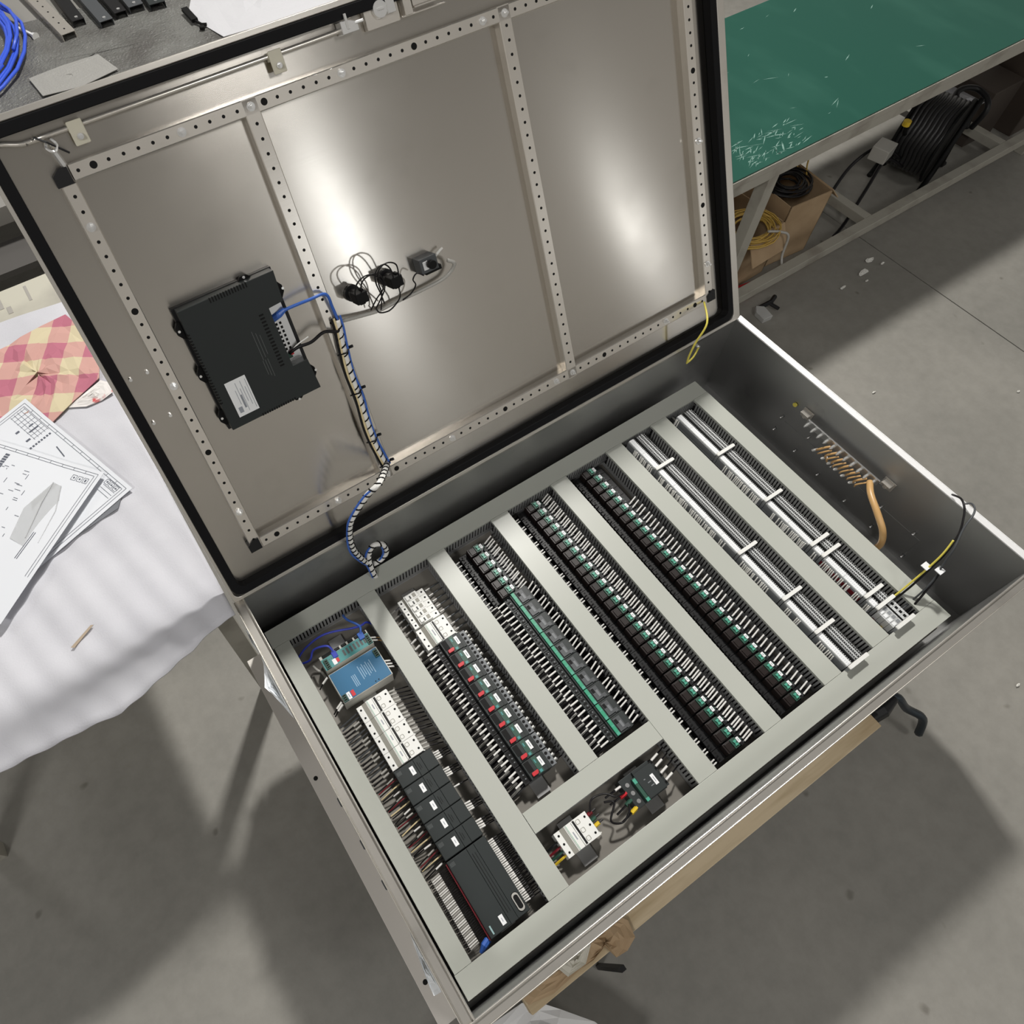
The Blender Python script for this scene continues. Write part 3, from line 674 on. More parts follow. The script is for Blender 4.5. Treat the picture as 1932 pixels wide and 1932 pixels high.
# ---------------------------------------------------------------- programmable controller
def plc_module(loc, lab, grp, h, cpu=False):
    t = thing('controller_module', loc, lab, 'controller module', grp)
    b = MB(); b.box(-44, 48, -h + 0.4, h - 0.4, 7, 46); b.build('housing', M_ANTH, t, bevel=1)
    b = MB(); b.box(-43.5, 3, -h + 1, h - 1, 46, 49); b.build('left_cover', M_ANTH, t, bevel=0.8)
    b = MB(); b.box(3.8, 20, -h + 1, h - 1, 46, 48); b.m = 1
    if not cpu: b.box(8, 9.2, -h * 0.4, h * 0.5, 48, 48.1); b.box(12, 13, -h * 0.3, h * 0.3, 48, 48.1)
    else: b.box(8, 9.4, -h * 0.75, h * 0.8, 48, 48.1); b.box(14, 15, -h * 0.75, h * 0.8, 48, 48.1)
    b.build('status_strip', [M_ANTH, M_BLACK2], t)
    b = MB(); b.box(20.6, 47.5, -h + 1, h - 1, 46, 48.6); b.build('right_cover', M_ANTH, t, bevel=0.8)
    b = MB()
    for k in range(5): b.box(-40 + k * 2.2, -39 + k * 2.2, h - 14, h - 6, 49, 49.1)
    b.build('faint_lettering', M_FAINT, t)
    b = MB(); y = 0 if not cpu else -h + 16
    b.box(-12, -3, y - 9, y + 9, 49, 49.5); b.m = 1; b.box(-8.2, -6.8, y - 3.5, y + 3.5, 49.5, 49.6); b.build('identification_tag', [M_LABEL, M_INKL], t)
    return t
for i in range(5):
    y = -473 - 40.2 * i
    t = plc_module((139, y, PZ), ORD[i] + ' dark controller module, counted from the white two-pole breakers', 'controller modules', 20)
    for k in range(6):
        yy = -16 + k * 6
        m_ = [M_WIRE, M_WIRE, M_CREAMW, M_WIRE, M_DRED, M_WIRE][k]
        lead(t, (-42, yy, 30), (-92, yy - 5 + rnd(-4, 4), 22 + rnd(-8, 6)), m_, 1.7, M_SLEEVE if k % 2 == 0 and m_ is M_WIRE else (M_SLEEVEG if k == 5 else None), 0.15, 0.5, 2.0, sag=rnd(-4, 6))
    if i != 2:
        for k in range(4): lead(t, (47, -6 + k * 5, 34), (84, -10 + k * 5 + rnd(-2, 2), 28), M_WIRE, 1.5, M_SLEEVE, 0.0, 0.42, 1.9, sag=3)
    else: lead(t, (47, 8, 34), (84, 6, 28), M_WIRE, 1.5, M_SLEEVE, 0.0, 0.42, 1.9, sag=3)
t = plc_module((139, -733.5, PZ), 'long dark controller with an oval socket at the near end of the first compartment', None, 78, True)
b = MB(); b.prism(rrect(28, 44, -72, -42 + 6, 7), 48.6, 49.6); b.m = 1; ring(b, rrect(29, 43, -71, -37, 6.5), rrect(31, 41, -67, -41, 4.5), 49.6, 51); b.build('oval_socket', [M_BLACK2, M_SLEEVEG], t)
b = MB(); b.box(-36, -33, -73, -57, 49, 49.4); b.build('brand_stripe', mat('pale_cyan', (0.30, 0.45, 0.46), 0.5), t)
b = MB(); b.box(-47, -44, -77, 75, 22, 44); b.build('red_terminal_strip', M_DRED, t)
for k in range(34):
    yy = 72 - k * 4.2; lead(t, (-46, yy, 34), (-92, yy - 4, 26 + rnd(-2, 2)), M_WIRE, 1.3, M_SLEEVE if k % 3 else M_SLEEVEG, 0.42, 0.86, 1.6, sag=2)
    if k < 31: lead(t, (47, yy - 8, 34), (86, yy - 8 + rnd(-2, 2), 28), M_WIRE, 1.3, M_SLEEVE, -0.02, 0.36, 1.6, sag=3)
b = MB(); b.tube([(-48, -74, 34), (-60, -78, 36), (-72, -84, 30)], [7, 7, 3], 8); b.build('blue_plug', M_LBLUE, t)

# ---------------------------------------------------------------- large contactor in the bottom compartment
t = thing('contactor', (526, -757, PZ), 'black contactor with a green stripe in the bottom compartment', 'contactor')
b = MB(); b.box(-46, 34, -32, 32, 7, 44); b.box(34, 44, -30, 30, 7, 36); b.build('body', M_ANTH, t, bevel=1)
b = MB(); b.box(-14, 32, -30, 24, 44, 56); b.box(-12, 30, 24, 31, 44, 50); b.m = 1; b.box(-2, 2, 4, 6, 56, 56.2); b.box(2, 10, -5, -3, 56, 56.2); b.box(4, 12, -13, -11, 56, 56.2); b.build('front_cover', [M_ANTH, M_GREY], t, bevel=1)
b = MB(); b.box(-22, -14, -31, 20, 44, 54); b.m = 1; b.box(-22, -14, 8, 18, 54, 54.4); b.box(-22, -14, -31, -24, 54, 54.4); b.build('green_strip', [M_DGREEN, M_MINT], t, bevel=0.5)
b = MB(); b.box(14, 22, -16, 6, 56, 56.6); label_print(b, 14, 22, -16, 6, 56.6); b.build('identification_tag', [M_LABEL, M_INKL], t)
b = MB(); b.m = 0
for y in (-20, -2, 16): b.cyl(-34, y, 44, 45, 4.5, 12)
b.build('terminal_screw', M_ZINC, t)
b = MB(); b.m = 0
for y in (-24, -8, 8, 24): b.box(30, 36, y - 3, y + 3, 44, 50)
b.build('terminal_lug', M_BLACK2, t)
for y, m_ in ((22, M_SLEEVE), (6, M_RED), (-10, M_DGREEN), (-27, M_YELLOW)):
    lead(t, (-44, y, 40), (-86, y - (0 if y > 0 else 6), 34), M_WIRE, 2.8, m_, 0.0, 0.42, 4.6 if m_ is not M_SLEEVE else 2.6, sag=6)
for y in (26, 12, -4, -20):
    lead(t, (40, y, 40), (84, y + 8, 30), M_WIRE, 2.0, M_SLEEVE, 0.05, 0.5, 2.6, sag=8)
cable('black_loop', [(430, -740, -168), (445, -752, -160), (420, -775, -172), (440, -790, -180), (462, -782, -168), (470, -770, -165)], 2.2, M_WIRE, 'black control wires looping between the white breaker and the contactor', 'wire')
cable('black_loop', [(395, -738, -170), (410, -722, -160), (440, -728, -162), (455, -745, -158), (478, -748, -168)], 2.0, M_WIRE, 'thin black wire arching above the coloured breaker leads', 'wire')

# ---------------------------------------------------------------- terminal rows
def terminal_bank(xa, xb, y0, y1, lab, grp, big=False):
    """xa..xb across, y0 > y1 along the rail"""
    xc = (xa + xb) / 2; loc = (xc, (y0 + y1) / 2, PZ); t = thing('terminal_bank', loc, lab, 'terminal blocks', grp)
    g = loc; h = -138.0; p = 4.7; n = int((y0 - y1) / p); p = (y0 - y1) / n
    b = MB(); c_ = MB(); d_ = MB(); e_ = MB()
    for i in range(n):
        a, c = y1 + p * i + 0.25, y1 + p * (i + 1) - 0.25; m = (a + c) / 2
        b.prism([(xa - 4, PZ + 7), (xb + 4, PZ + 7), (xb + 1, h - 26), (xb, h - 4), (xb - 9, h), (xb - 24, h - 1), (xb - 27, h - 6), (xb - 31, h - 6), (xb - 34, h - 1), (xa + 16, h), (xa, h), (xa - 1, h - 26)], a, c, 'y')
        for x in (xb - 5, xb - 13, xb - 22, xa + 17): c_.box(x - 1.7, x + 1.7, m - 1.35, m + 1.35, h - 1.6 if x > xb - 8 else h + 0.02, h + 0.25)
    b.build('terminal_body', M_TERM, t, org=g)['kind'] = 'stuff'
    b2 = MB(); b2.box(xa - 4.6, xa - 1.2, y1, y0, PZ + 8, h - 24); b2.box(xa - 1.6, xa - 0.2, y1, y0, h - 24, h - 3); b2.build('shaded_side', mat('terminal_side_dark', (0.20, 0.21, 0.22), 0.5), t, org=g)  # dark strip added on the bank's side: painted shade behind the leads
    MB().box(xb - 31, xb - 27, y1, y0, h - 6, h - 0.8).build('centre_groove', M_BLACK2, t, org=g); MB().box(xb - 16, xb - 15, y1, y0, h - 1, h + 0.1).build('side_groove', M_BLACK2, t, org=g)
    c_.build('screw_opening', M_BLACK2, t, org=g)['kind'] = 'stuff'
    n2 = max(1, int((y0 - y1) / 47)); q = (y0 - y1) / n2
    for i in range(n2):
        d_ = MB(); d_.box(xa + 1, xa + 13, y1 + q * i + 0.4, y1 + q * (i + 1) - 0.4, h, h + 1.6); d_.m = 1; m = int(q / 4.7)
        for k in range(m): yy = y1 + q * i + 2.5 + 4.7 * k; d_.box(xa + 4, xa + 9, yy - 0.5, yy + 0.5, h + 1.6, h + 1.7)
        d_.build('marker_strip', [M_LABEL, mat('pale_print', (0.55, 0.57, 0.62), 0.5)], t, org=g)
    return t
def bank_leads(t, xa, y0, y1, g, dens=0.85, red=False):
    w_, s_ = MB(), MB(); y = y0 - 3
    while y > y1 + 2:
        if random.random() < dens:
            q = rnd(-2.5, 2.5)
            w_.tube([(xa - 1, y, -146), (xa - 6, y + q * 0.5, -156), (xa - 13, y + q - 2, -178)], 1.3, 4)
            s_.tube([(xa - 2.2, y + q * 0.3, -142 + q * 0.6), (xa - 10, y + q - 2, -166 + q * 0.6)], 1.7, 5)
        y -= 4.7
    if w_.v:
        w_.build('lead', M_WIRE, t, org=g)['kind'] = 'stuff'; s_.build('marker_sleeve', M_SLEEVE, t, org=g)['kind'] = 'stuff'
def clamp(xa, xb, y, lab, grp):
    loc = ((xa + xb) / 2, y, PZ); b = MB(); b.m = 1; b.prism([(xa - 3, PZ + 7), (xb + 1, PZ + 7), (xb + 1, -133), (xa + 1, -133), (xa - 1, -150)], y - 3.4, y + 3.4, 'y'); b.m = 0
    b.prism(rrect(xa - 3, xb + 4, y - 4.4, y + 4.4, 2), -133, -129); b.prism(rrect(xa - 1, xa + 6, y - 4.4, y + 4.4, 2), -129, -128.2)
    return solo(b, 'end_clamp', [M_WHITE, M_TERM2], loc, lab, 'end clamp', grp, bevel=0.6)
XF = (1050, 1103); XG = (1211, 1264)
cf = [-199, -489, -630, -726, -822]; pf = [-92] + cf
for i in range(5):
    y0, y1 = pf[i] - (5 if i else 0), pf[i + 1] + 5
    t = terminal_bank(*XF, y0, y1, ORD[i] + ' bank of white-marked terminals from the hinge end, left terminal row', 'terminal banks of the left terminal row')
    g = ((XF[0] + XF[1]) / 2, (y0 + y1) / 2, PZ)
    bank_leads(t, XF[0], y0 - (12 if i else 26), y1 + (2 if i < 1 else 30), g, 0.9)
    clamp(*XF, cf[i], ORD[i] + ' white end clamp from the hinge end, left terminal row', 'end clamps of the left terminal row')
cg = [-254, -419, -568, -603, -729, -762, -818]; pg = [-102] + cg
for i in range(6):
    y0, y1 = pg[i] - (5 if i else 0), pg[i + 1] + 5
    t = terminal_bank(*XG, y0, y1, ORD[i] + ' bank of white-marked terminals from the hinge end, right terminal row', 'terminal banks of the right terminal row')
    g = ((XG[0] + XG[1]) / 2, (y0 + y1) / 2, PZ)
    if i: bank_leads(t, XG[0], y0 - (26 if i in (1, 2) else 4), y1 + 2, g, 0.92)
    else: bank_leads(t, XG[0], y0, y0 - 16, g, 1)
    if i in (4,): b = MB(); b.box(XG[0] - 3, XG[0] - 0.5, y1, y0, -166, -148); b.build('red_bridge', M_DRED, t, org=g)
for i in range(7): clamp(*XG, cg[i], ORD[i] + ' white end clamp from the hinge end, right terminal row', 'end clamps of the right terminal row')
for i, (m_, nm) in enumerate(((M_DRED, 'dark red'), (M_DGREEN, 'green'), (M_YELLOW, 'yellow'), (M_TERM2, 'grey'))):
    y = -773 - 11.6 * i; loc = (1237, y, PZ)
    t = thing('power_terminal', loc, 'wide power terminal with %s sleeved wire, near end of the right row' % nm, 'terminal')
    b = MB(); b.box(-27, 27, -5.5, 5.5, 7, 74); b.m = 1; b.box(14, 21, -3.6, 3.6, 74, 74.3); b.box(2, 7, -5.6, 5.6, 74, 74.3); b.m = 2; b.box(-11, -1, -4, 4, 74, 74.4); b.build('body', [M_TERM, M_BLACK2, M_TERM2], t, bevel=0.5)
    b = MB(); b.box(-24, -15, -4, 4, 74, 75.6); b.build('marker_tag', M_LABEL, t)
    b = MB(); b.tube([(-24, 0, 40), (-32, -1, 44), (-46, -3, 34)], 5.0, 8); b.build('sleeved_wire', m_, t)
# end of the open rail beside the right row
b = MB(); b.box(1212, 1218, -112, -84, -190, -184); b.box(1222, 1228, -104, -80, -180, -172); solo(b, 'rail_end', M_ZINC, (1220, -98, -186), 'short open metal rail end above the right terminal row', 'rail')
# ---------------------------------------------------------------- things on the door (door frame: x, v, w)
def on_door(name, x, v, lab, cat, grp=None):
    o = bpy.data.objects.new(name, None); COL.objects.link(o); o.empty_display_size = 0.05; door_frame(o, None, x, v, -20)
    return tag(o, lab, cat, grp)
M_HMI = mat('charcoal_housing', (0.018, 0.022, 0.022), 0.42, spec=0.35)
h = on_door('operator_panel', 230, 500, 'black rear housing of an operator panel screwed to the door, white sticker', 'operator panel')
b = MB(); b.prism([(-98, -128), (100, -128), (100, 128), (-98, 128)], 0.3, 12); b.build('mounting_flange', M_BLACK, h, bevel=1)
out = [(-94, -121), (98, -121), (98, -120), (94, -55), (62, -55), (62, 66), (92, 68), (96, 127), (-92, 127)]
b = MB(); b.prism(out, 12, 40); b.build('rear_housing', M_HMI, h, bevel=2)
b = MB(); b.prism([(62, -55), (92, -55), (92, 67), (62, 67)], 12, 16); b.m = 1
for i in range(7):
    for j in range(2): b.box(66 + j * 8, 70.5 + j * 8, 22 - i * 8.8, 27 - i * 8.8, 16, 16.3)
b.build('connector_recess', [M_ZINC, M_BLACK2], h)
b = MB(); b.box(64, 74, -47, -38, 16, 20); b.m = 1; b.box(72, 78, -42, -34, 16, 21); b.build('power_plug', [M_DGREEN, M_RED], h)
b = MB(); b.box(-72, -30, -103, -29, 40, 40.4); b.m = 1
for i in range(6): b.box(-34 - i * 5, -33 - i * 5, -98 + (i % 3) * 9, -36 - (i % 2) * 14, 40.4, 40.5)
b.box(-67, -59, -96, -84, 40.4, 40.5); b.box(-54, -50, -90, -62, 40.4, 40.5); b.build('rating_sticker', [M_LABEL, M_INKL], h)
b = MB()
for i in range(16): b.box(39, 48, 59 - i * 7, 62.5 - i * 7, 40, 40.25)
for i in range(14): b.box(-32 + i * 5.4, -29.5 + i * 5.4, 118, 127.4, 36, 40.25)
for i in range(15): b.box(-30 + i * 5, -27.5 + i * 5, -121.4, -116, 36, 40.25)
for i in range(24): b.box(-94.4, -89, 80 - i * 6.2, 83 - i * 6.2, 36, 40.25)
b.build('vent_slot', M_BLACK2, h)['kind'] = 'stuff'
b = MB()
for i in range(3): b.box(14 + i * 6, 15 + i * 6, -20 + i * 4, 40 - i * 6, 40, 40.15)
for i in range(3): b.box(22 - i * 5, 23 - i * 5, -58 + i * 4, -20, 40, 40.15)
b.build('faint_lettering', M_FAINT, h)
for x, v in ((45, 131), (105, 84), (-101, 88), (-102, -4), (-101, -98), (106, -92), (53, -133)):
    b = MB(); hor = abs(x) > 98
    if hor:
        s_ = 1 if x > 0 else -1; b.prism([(s_ * 94, v - 16), (s_ * 99, v - 16), (s_ * 106, v - 6), (s_ * 106, v + 6), (s_ * 99, v + 16), (s_ * 94, v + 16)][::s_], 10, 18)
    else:
        s_ = 1 if v > 0 else -1; b.prism([(x - 16, s_ * 124), (x - 6, s_ * 134), (x + 6, s_ * 134), (x + 16, s_ * 124)][::-s_], 10, 18)
    b.m = 1; b.cyl(x, v, 18, 20, 2.6, 8); b.build('clamp_tab', [M_BLACK2, M_CHROME], h)
def door_cable(name, pts, r, m, lab, cat, grp=None, n=8, sm=5, bands=None):
    P_ = smooth_path([Vector((p[0], p[1], p[2] + 20)) for p in pts], sm); x, v = pts[0][0], pts[0][1]
    o = on_door(name, x, v, lab, cat, grp); b = MB(); b.tube([(p.x - x, p.y - v, p.z) for p in P_], r, n); b.build('strand', m, o, smooth=True)
    return o, x, v, P_
# door harness
o, x, v, P_ = door_cable('panel_network_cable', [(303, 539, -3), (322, 546, 4), (369, 549, 18), (404, 545, 16), (410, 515, 10), (412, 484, 8)], 3.2, M_LBLUE, 'blue network cable leaving the operator panel over the door rail', 'network cable')
b = MB(); b.tube([(-12, -3, 14), (8, 2, 18), (20, 8, 24)], [8, 7, 4], 8); b.build('plug', M_LBLUE, o, bevel=0.5)
door_cable('panel_power_lead', [(300, 462, -2), (318, 469, 6), (345, 470, 14), (375, 478, 16), (401, 466, 12), (410, 470, 10)], 3.4, M_WIRE, 'dark twisted power lead from the operator panel to the door harness', 'wire')
door_cable('panel_power_wire', [(298, 460, -2), (318, 473, 4), (345, 480, 8)], 1.4, M_SLEEVE, 'short pale wire beside the panel power lead', 'wire')
hp = [(412, 492, 6), (409, 470, 8), (404, 440, 8), (402, 413, 8), (399, 366, 8), (398, 318, 8), (396, 268, 8), (395, 198, 8), (399, 160, 8), (403, 138, 10)]
o, x, v, P_ = door_cable('door_harness', hp, 4.6, M_WIRE, 'cable harness in clear spiral wrap running down the middle door rail', 'cable harness')
for dx, dw, m_, nm in ((6, 2, M_LBLUE, 'blue_strand'), (-5, 3, M_CREAMW, 'cream_strand'), (-8, -2, M_BLACK, 'black_strand')):
    b = MB(); b.tube([(p.x - x + dx * 1.3 + 1.5 * math.sin(p.y / 22.0), p.y - v, p.z + dw) for p in P_], 2.4, 6); b.build(nm, m_, o, smooth=True)
def spiral(P_, x, v, R, r, pitch):
    pts = []; s = 0.0
    for i in range(len(P_) - 1):
        a, c = P_[i], P_[i + 1]; L0 = (c - a).length; t = (c - a).normalized(); u = t.cross(Vector((0.3, 0.1, 0.9))).normalized(); q = t.cross(u); k = max(2, int(L0 / 2.2))
        for j in range(k):
            an = 2 * math.pi * (s + L0 * j / k) / pitch; p = a.lerp(c, j / k) + (u * math.cos(an) + q * math.sin(an)) * R; pts.append((p.x - x, p.y - v, p.z))
        s += L0
    return pts
b = MB(); b.tube([(p.x - x, p.y - v, p.z) for p in P_[2:]], 6.2, 8); b.build('clear_wrap', M_SLEEVE, o, smooth=True)
b = MB(); b.tube(spiral(P_[2:], x, v, 6.4, 2, 19), 1.7, 5); b.build('spiral_gap', M_BLACK2, o)
for p in (P_[14], P_[24], P_[34], P_[-2]):
    b = MB(); b.tube([(p.x - x - 15, p.y - v - 3, p.z - 4), (p.x - x, p.y - v, p.z + 11), (p.x - x + 14, p.y - v + 4, p.z - 2)], 1.9, 6); b.tube([(p.x - x + 12, p.y - v + 4, p.z), (p.x - x + 18, p.y - v + 6, p.z + 6)], 3.4, 6); b.build('cable_tie', M_BLACK, o)
# free hanging loop of the harness (world coordinates)
loop = [d2w(403, 142, 14), (350, -22, 190), (317, -24, 172), (276, -26, 122), (262, -26, 76), (259, -28, 10), (270, -30, -52), (292, -34, -112), (318, -36, -116), (336, -36, -92), (330, -34, -50), (308, -28, -44), (292, -30, -80), (289, -42, -120), (292, -52, -158), (292, -55, -190)]
LP = smooth_path(loop, 6); o3 = loop[0]
t = thing('harness_loop', o3, 'white-spiral-wrapped cable loop hanging from the door into the upper duct', 'cable harness')
b = MB(); b.tube(LP, 4.0, 8); b.build('core', M_WIRE, t, smooth=True, org=o3)
b = MB(); b.tube([p + Vector((-8 + 2 * math.sin(i / 3.0), 0, -1)) for i, p in enumerate(LP)], 2.6, 6); b.build('blue_strand', M_LBLUE, t, smooth=True, org=o3)
b = MB(); b.tube([p + Vector((3, -4, 3)) for p in LP], 1.8, 6); b.build('cream_strand', M_SLEEVE, t, smooth=True, org=o3)
b = MB(); b.tube(LP, 6.2, 8); b.build('clear_wrap', M_SLEEVE, t, smooth=True, org=o3)
b = MB(); b.tube(spiral(LP, 0, 0, 6.5, 2, 19), 1.9, 5); b.build('spiral_gap', M_BLACK2, t, org=o3)
# push buttons
for i, (x, v, lab) in enumerate(((466, 514, 'black push-button block on the door, nearer the harness'), (545, 514, 'black push-button block on the door, nearer the key switch'))):
    t = on_door('push_button', x, v, lab, 'push button', 'push-button blocks on the door')
    b = MB(); b.cyl(0, 0, 0.3, 8, 17, 24); b.cyl(0, 0, 8, 30, 12, 16); b.build('collar', M_BLACK, t, smooth=False, bevel=0.6)
    b = MB(); b.box(-13, 13, -11, 11, 26, 56); b.box(-6, 6, -15, -11, 30, 50); b.box(4, 10, 10, 15, 34, 48); b.build('contact_block', M_BLACK2, t, bevel=1.5)
t = on_door('key_switch', 636, 509, 'dark metal-cased switch block on the door, right of the push buttons', 'switch')
b = MB(); b.box(-24, 16, -14, 16, 0.3, 30); b.m = 1; b.box(-18, -6, -8, 10, 30, 31); b.build('case', [M_ANTH2, M_ZINC], t, bevel=1.5)
b = MB(); b.cyl(0, 0, 30, 40, 9, 14); b.box(-14, 24, -20, -10, 6, 26); b.build('block', M_BLACK2, t, bevel=1)
for pts in ([(16, 2, 14), (34, 12, 14), (42, 14, 12)],):
    b = MB(); b.tube(pts, 2.6, 6); b.build('white_sleeve', M_SLEEVE, t)
door_cable('button_wire', [(415, 478, 0), (466, 466, -8), (507, 460, -8), (550, 461, -8), (597, 460, -8), (660, 463, -6), (684, 476, 0), (688, 490, 8), (676, 500, 6)], 4.0, M_SLEEVEG, 'pale sleeved wire bundle running along the door below the buttons', 'wire')
for k_, (pts, lab) in enumerate((
    ([(456, 520, 28), (455, 535, 40), (463, 549, 46), (482, 555, 46), (500, 548, 44), (512, 530, 40), (512, 512, 34), (500, 496, 20), (488, 470, -4)], 'black wire looping high over the left push button'),
    ([(470, 524, 30), (470, 540, 40), (480, 550, 44), (500, 551, 44), (515, 538, 40), (518, 518, 34), (516, 500, 20), (500, 470, -2)], 'black wire looping beside the left push button'),
    ([(540, 524, 34), (536, 545, 44), (526, 560, 48), (512, 560, 48), (502, 548, 44), (500, 530, 40), (506, 508, 30), (520, 470, -4)], 'black wire looping over both push buttons'),
    ([(552, 522, 34), (550, 548, 44), (536, 560, 48), (520, 560, 48), (509, 548, 42), (507, 525, 34), (512, 500, 20), (508, 462, -2)], 'black wire looping high over the right push button'),
    ([(545, 502, 34), (548, 480, 20), (545, 462, 0), (525, 452, -4), (505, 456, -6), (498, 470, 0)], 'black wire hanging below the right push button'),
    ([(610, 497, 20), (598, 506, 16), (588, 496, 12), (592, 482, 8), (580, 468, 2), (560, 460, -4)], 'black wire curving down from the key switch'))):
    door_cable('button_wire', pts, 1.5, M_WIRE, lab, 'wire', n=6)
# earth jumper between door and body
gp = [d2w(1352, 108, 4), (1312, -18, 92), (1284, -26, 44), (1272, -30, 6), (1271, -32, -18), (1276, -30, -26), (1300, -26, -22), (1330, -12, -16)]
t = cable('earth_jumper', gp, 2.6, M_YGW, 'yellow earth wire joining the door corner to the cabinet wall', 'wire', sm=6)
b = MB(); b.tube([(1330, -2.5, -16), (1330, -14, -16)], 4.5, 8); b.tube([(1322, -6, -6), (1330, -10, -16)], 3, 6); b.build('bolt', M_CHROME, t, org=gp[0])
# ---------------------------------------------------------------- earth bar on the right wall
xw = L_ - 2
t = thing('earth_bar', (xw - 18, -430, -95), 'copper earth bar with amber wires on the right inner wall', 'earth bar')
g = (xw - 18, -430, -95)
b = MB(); b.box(xw - 22, xw - 18, -545, -318, -104, -84); b.build('bar', M_ZINC, t, org=g, bevel=0.5)
for y in (-302, -560):
    b = MB(); b.box(xw - 4, xw - 0.5, y - 16, y + 16, -110, -78); b.box(xw - 22, xw - 4, y - 12, y + 12, -84, -80); b.tube([(xw - 4, y, -96), (xw - 16, y, -96)], 5, 8); b.build('bracket', M_RAIL, t, org=g, bevel=0.6)
for i in range(11):
    y = -325 - i * 21; b = MB(); b.tube([(xw - 22, y, -94), (xw - 34, y, -94)], 4, 6); b.tube([(xw - 34, y, -94), (xw - 40, y, -94)], 2.2, 6); b.build('screw', M_CHROME, t, org=g)
for i in range(6):
    y = -405 - i * 23
    pts = smooth_path([(xw - 30, y, -96), (xw - 38, y + 8, -104), (xw - 42, y + 16, -118), (xw - 36, y + 18 + rnd(-6, 6), -132)], 4)
    b = MB(); b.tube(pts, 3.2, 6); b.build('bonding_wire', M_COPPERW, t, org=g, smooth=True)
    b = MB(); b.tube([Vector(pts[-1]) + Vector((0, -1, 4)), Vector(pts[-1]) + Vector((2, 8, -14))], 3.4, 6); b.build('heat_shrink', M_SLEEVE, t, org=g)
    b = MB(); b.tube([(p[0] - 4, p[1] - 9, p[2] - 3) for p in pts], 2.4, 6); b.build('bonding_wire', M_COPPERW, t, org=g, smooth=True)
cable('earth_cable', [(xw - 30, -530, -98), (xw - 62, -556, -92), (xw - 88, -600, -96), (xw - 100, -640, -120), (xw - 98, -655, -168), (xw - 116, -640, -200), (xw - 126, -590, -214)], 8.0, M_COPPERW, 'thick amber earth cable curving down from the earth bar', 'cable', n=10)
t = solo(MB().tube([(xw - 2, -262, -95), (xw - 6, -262, -95)], 6, 12), 'round_sticker', M_YGW, (xw - 4, -262, -95), 'small round yellow sticker beside the earth bar', 'sticker')
# loose leads hanging over the right rim
rim = L_ + 8
cable('loose_lead', [(1262, -768, -172), (1291, -769, -158), (1320, -768, -120), (1352, -763, -70), (1374, -758, -30), (1402, -745, 5), (1428, -725, 25), (1443, -709, 35), (1460, -691, 30), (1476, -672, 6)], 2.4, M_WIRE, 'black loose lead arching over the right rim, upper of the pair', 'wire')
cable('loose_lead', [(1275, -795, -176), (1307, -793, -158), (1323, -791, -120), (1344, -785, -85), (1360, -773, -50), (1376, -762, -10), (1409, -742, 20), (1440, -733, 35), (1458, -724, 36), (1468, -712, 30), (1478, -704, 8)], 2.2, M_ANTH2, 'grey loose lead arching over the right rim, lower of the pair', 'wire')
cable('loose_earth_lead', [(1262, -762, -170), (1288, -763, -150), (1318, -762, -114), (1346, -760, -70), (1368, -756, -33), (1390, -748, -6)], 2.2, M_YGW, 'yellow green loose lead beside the black ones near the right rim', 'wire')
cable('loose_lead', [(1290, -806, -174), (1312, -800, -140), (1338, -790, -100), (1350, -783, -72)], 2.6, M_WIRE, 'short thick black lead rising from the right terminal row', 'wire')
for i, (p, lab) in enumerate((((1342, -756, -72), 'small white wire flag on the yellow green loose lead'), ((1352, -780, -64), 'small white wire flag on the short black lead'))):
    b = MB(); b.box(p[0] - 9, p[0] + 9, p[1] - 7, p[1] + 9, p[2] - 1, p[2] + 1); solo(b, 'wire_flag', M_LABEL, p, lab, 'wire label')
# ---------------------------------------------------------------- pallet, scraps and stand below the cabinet
M_WOOD = mat('pale_plywood', (0.60, 0.49, 0.33), 0.65, var=((3, 30, 30), (0.42, 0.32, 0.19), 0.42, 0.62), bump=((4, 60, 60), 0.3, 0.002))
M_CARD = mat('cardboard', (0.42, 0.30, 0.18), 0.8, var=((8, 8, 8), (0.36, 0.25, 0.145), 0.4, 0.6))
pl = thing('wooden_pallet', (600, -450, -395), 'wooden pallet beams carrying the cabinet, edge showing along the near side', 'pallet')
g = (600, -450, -395)
for y0, y1 in ((-958, -868), (-500, -400), (-110, -20)):
    b = MB(); b.box(95, 1098, y0, y1, -345, -283); b.build('plank', M_WOOD, pl, org=g, bevel=2)
for x in (110, 560, 1010):
    b = MB(); b.box(x, x + 90, -868, -20, -395, -345); b.build('bearer', M_WOOD, pl, org=g, bevel=2)
tr = thing('steel_stand', (700, -450, FZ), 'black steel stand with castors under the wooden pallet', 'stand')
g = (700, -450, FZ)
for x in (200, 1020):
    b = MB(); b.box(x - 25, x + 25, -900, -60, -435, -395); b.build('cross_bar', M_BLACK, tr, org=g, bevel=1)
for x, y in ((200, -880), (1020, -880), (200, -100), (1020, -100)):
    b = MB(); b.box(x - 20, x + 20, y - 20, y + 20, FZ + 90, -435); b.build('leg', M_BLACK, tr, org=g, bevel=1)
    b = MB(); b.tube([(x - 18, y, FZ + 45), (x + 18, y, FZ + 45)], 45, 20); b.build('castor', M_BLACK2, tr, org=g)
b = MB(); b.box(1102, 1160, -945, -895, -420, -360); b.tube([(1130, -930, -400), (1190, -940, -380), (1232, -938, -372)], [26, 22, 12], 8); b.build('jack', M_BLACK, tr, org=g, bevel=3)
cable('pry_bar', [(1240, -900, -470), (1290, -945, -455), (1330, -985, -520), (1370, -1030, -560), (1380, -1060, -640)], 11, mat('dark_blue_steel', (0.03, 0.04, 0.05), 0.35, 0.6), 'dark blue steel pump handle leaning out under the near rim', 'handle')
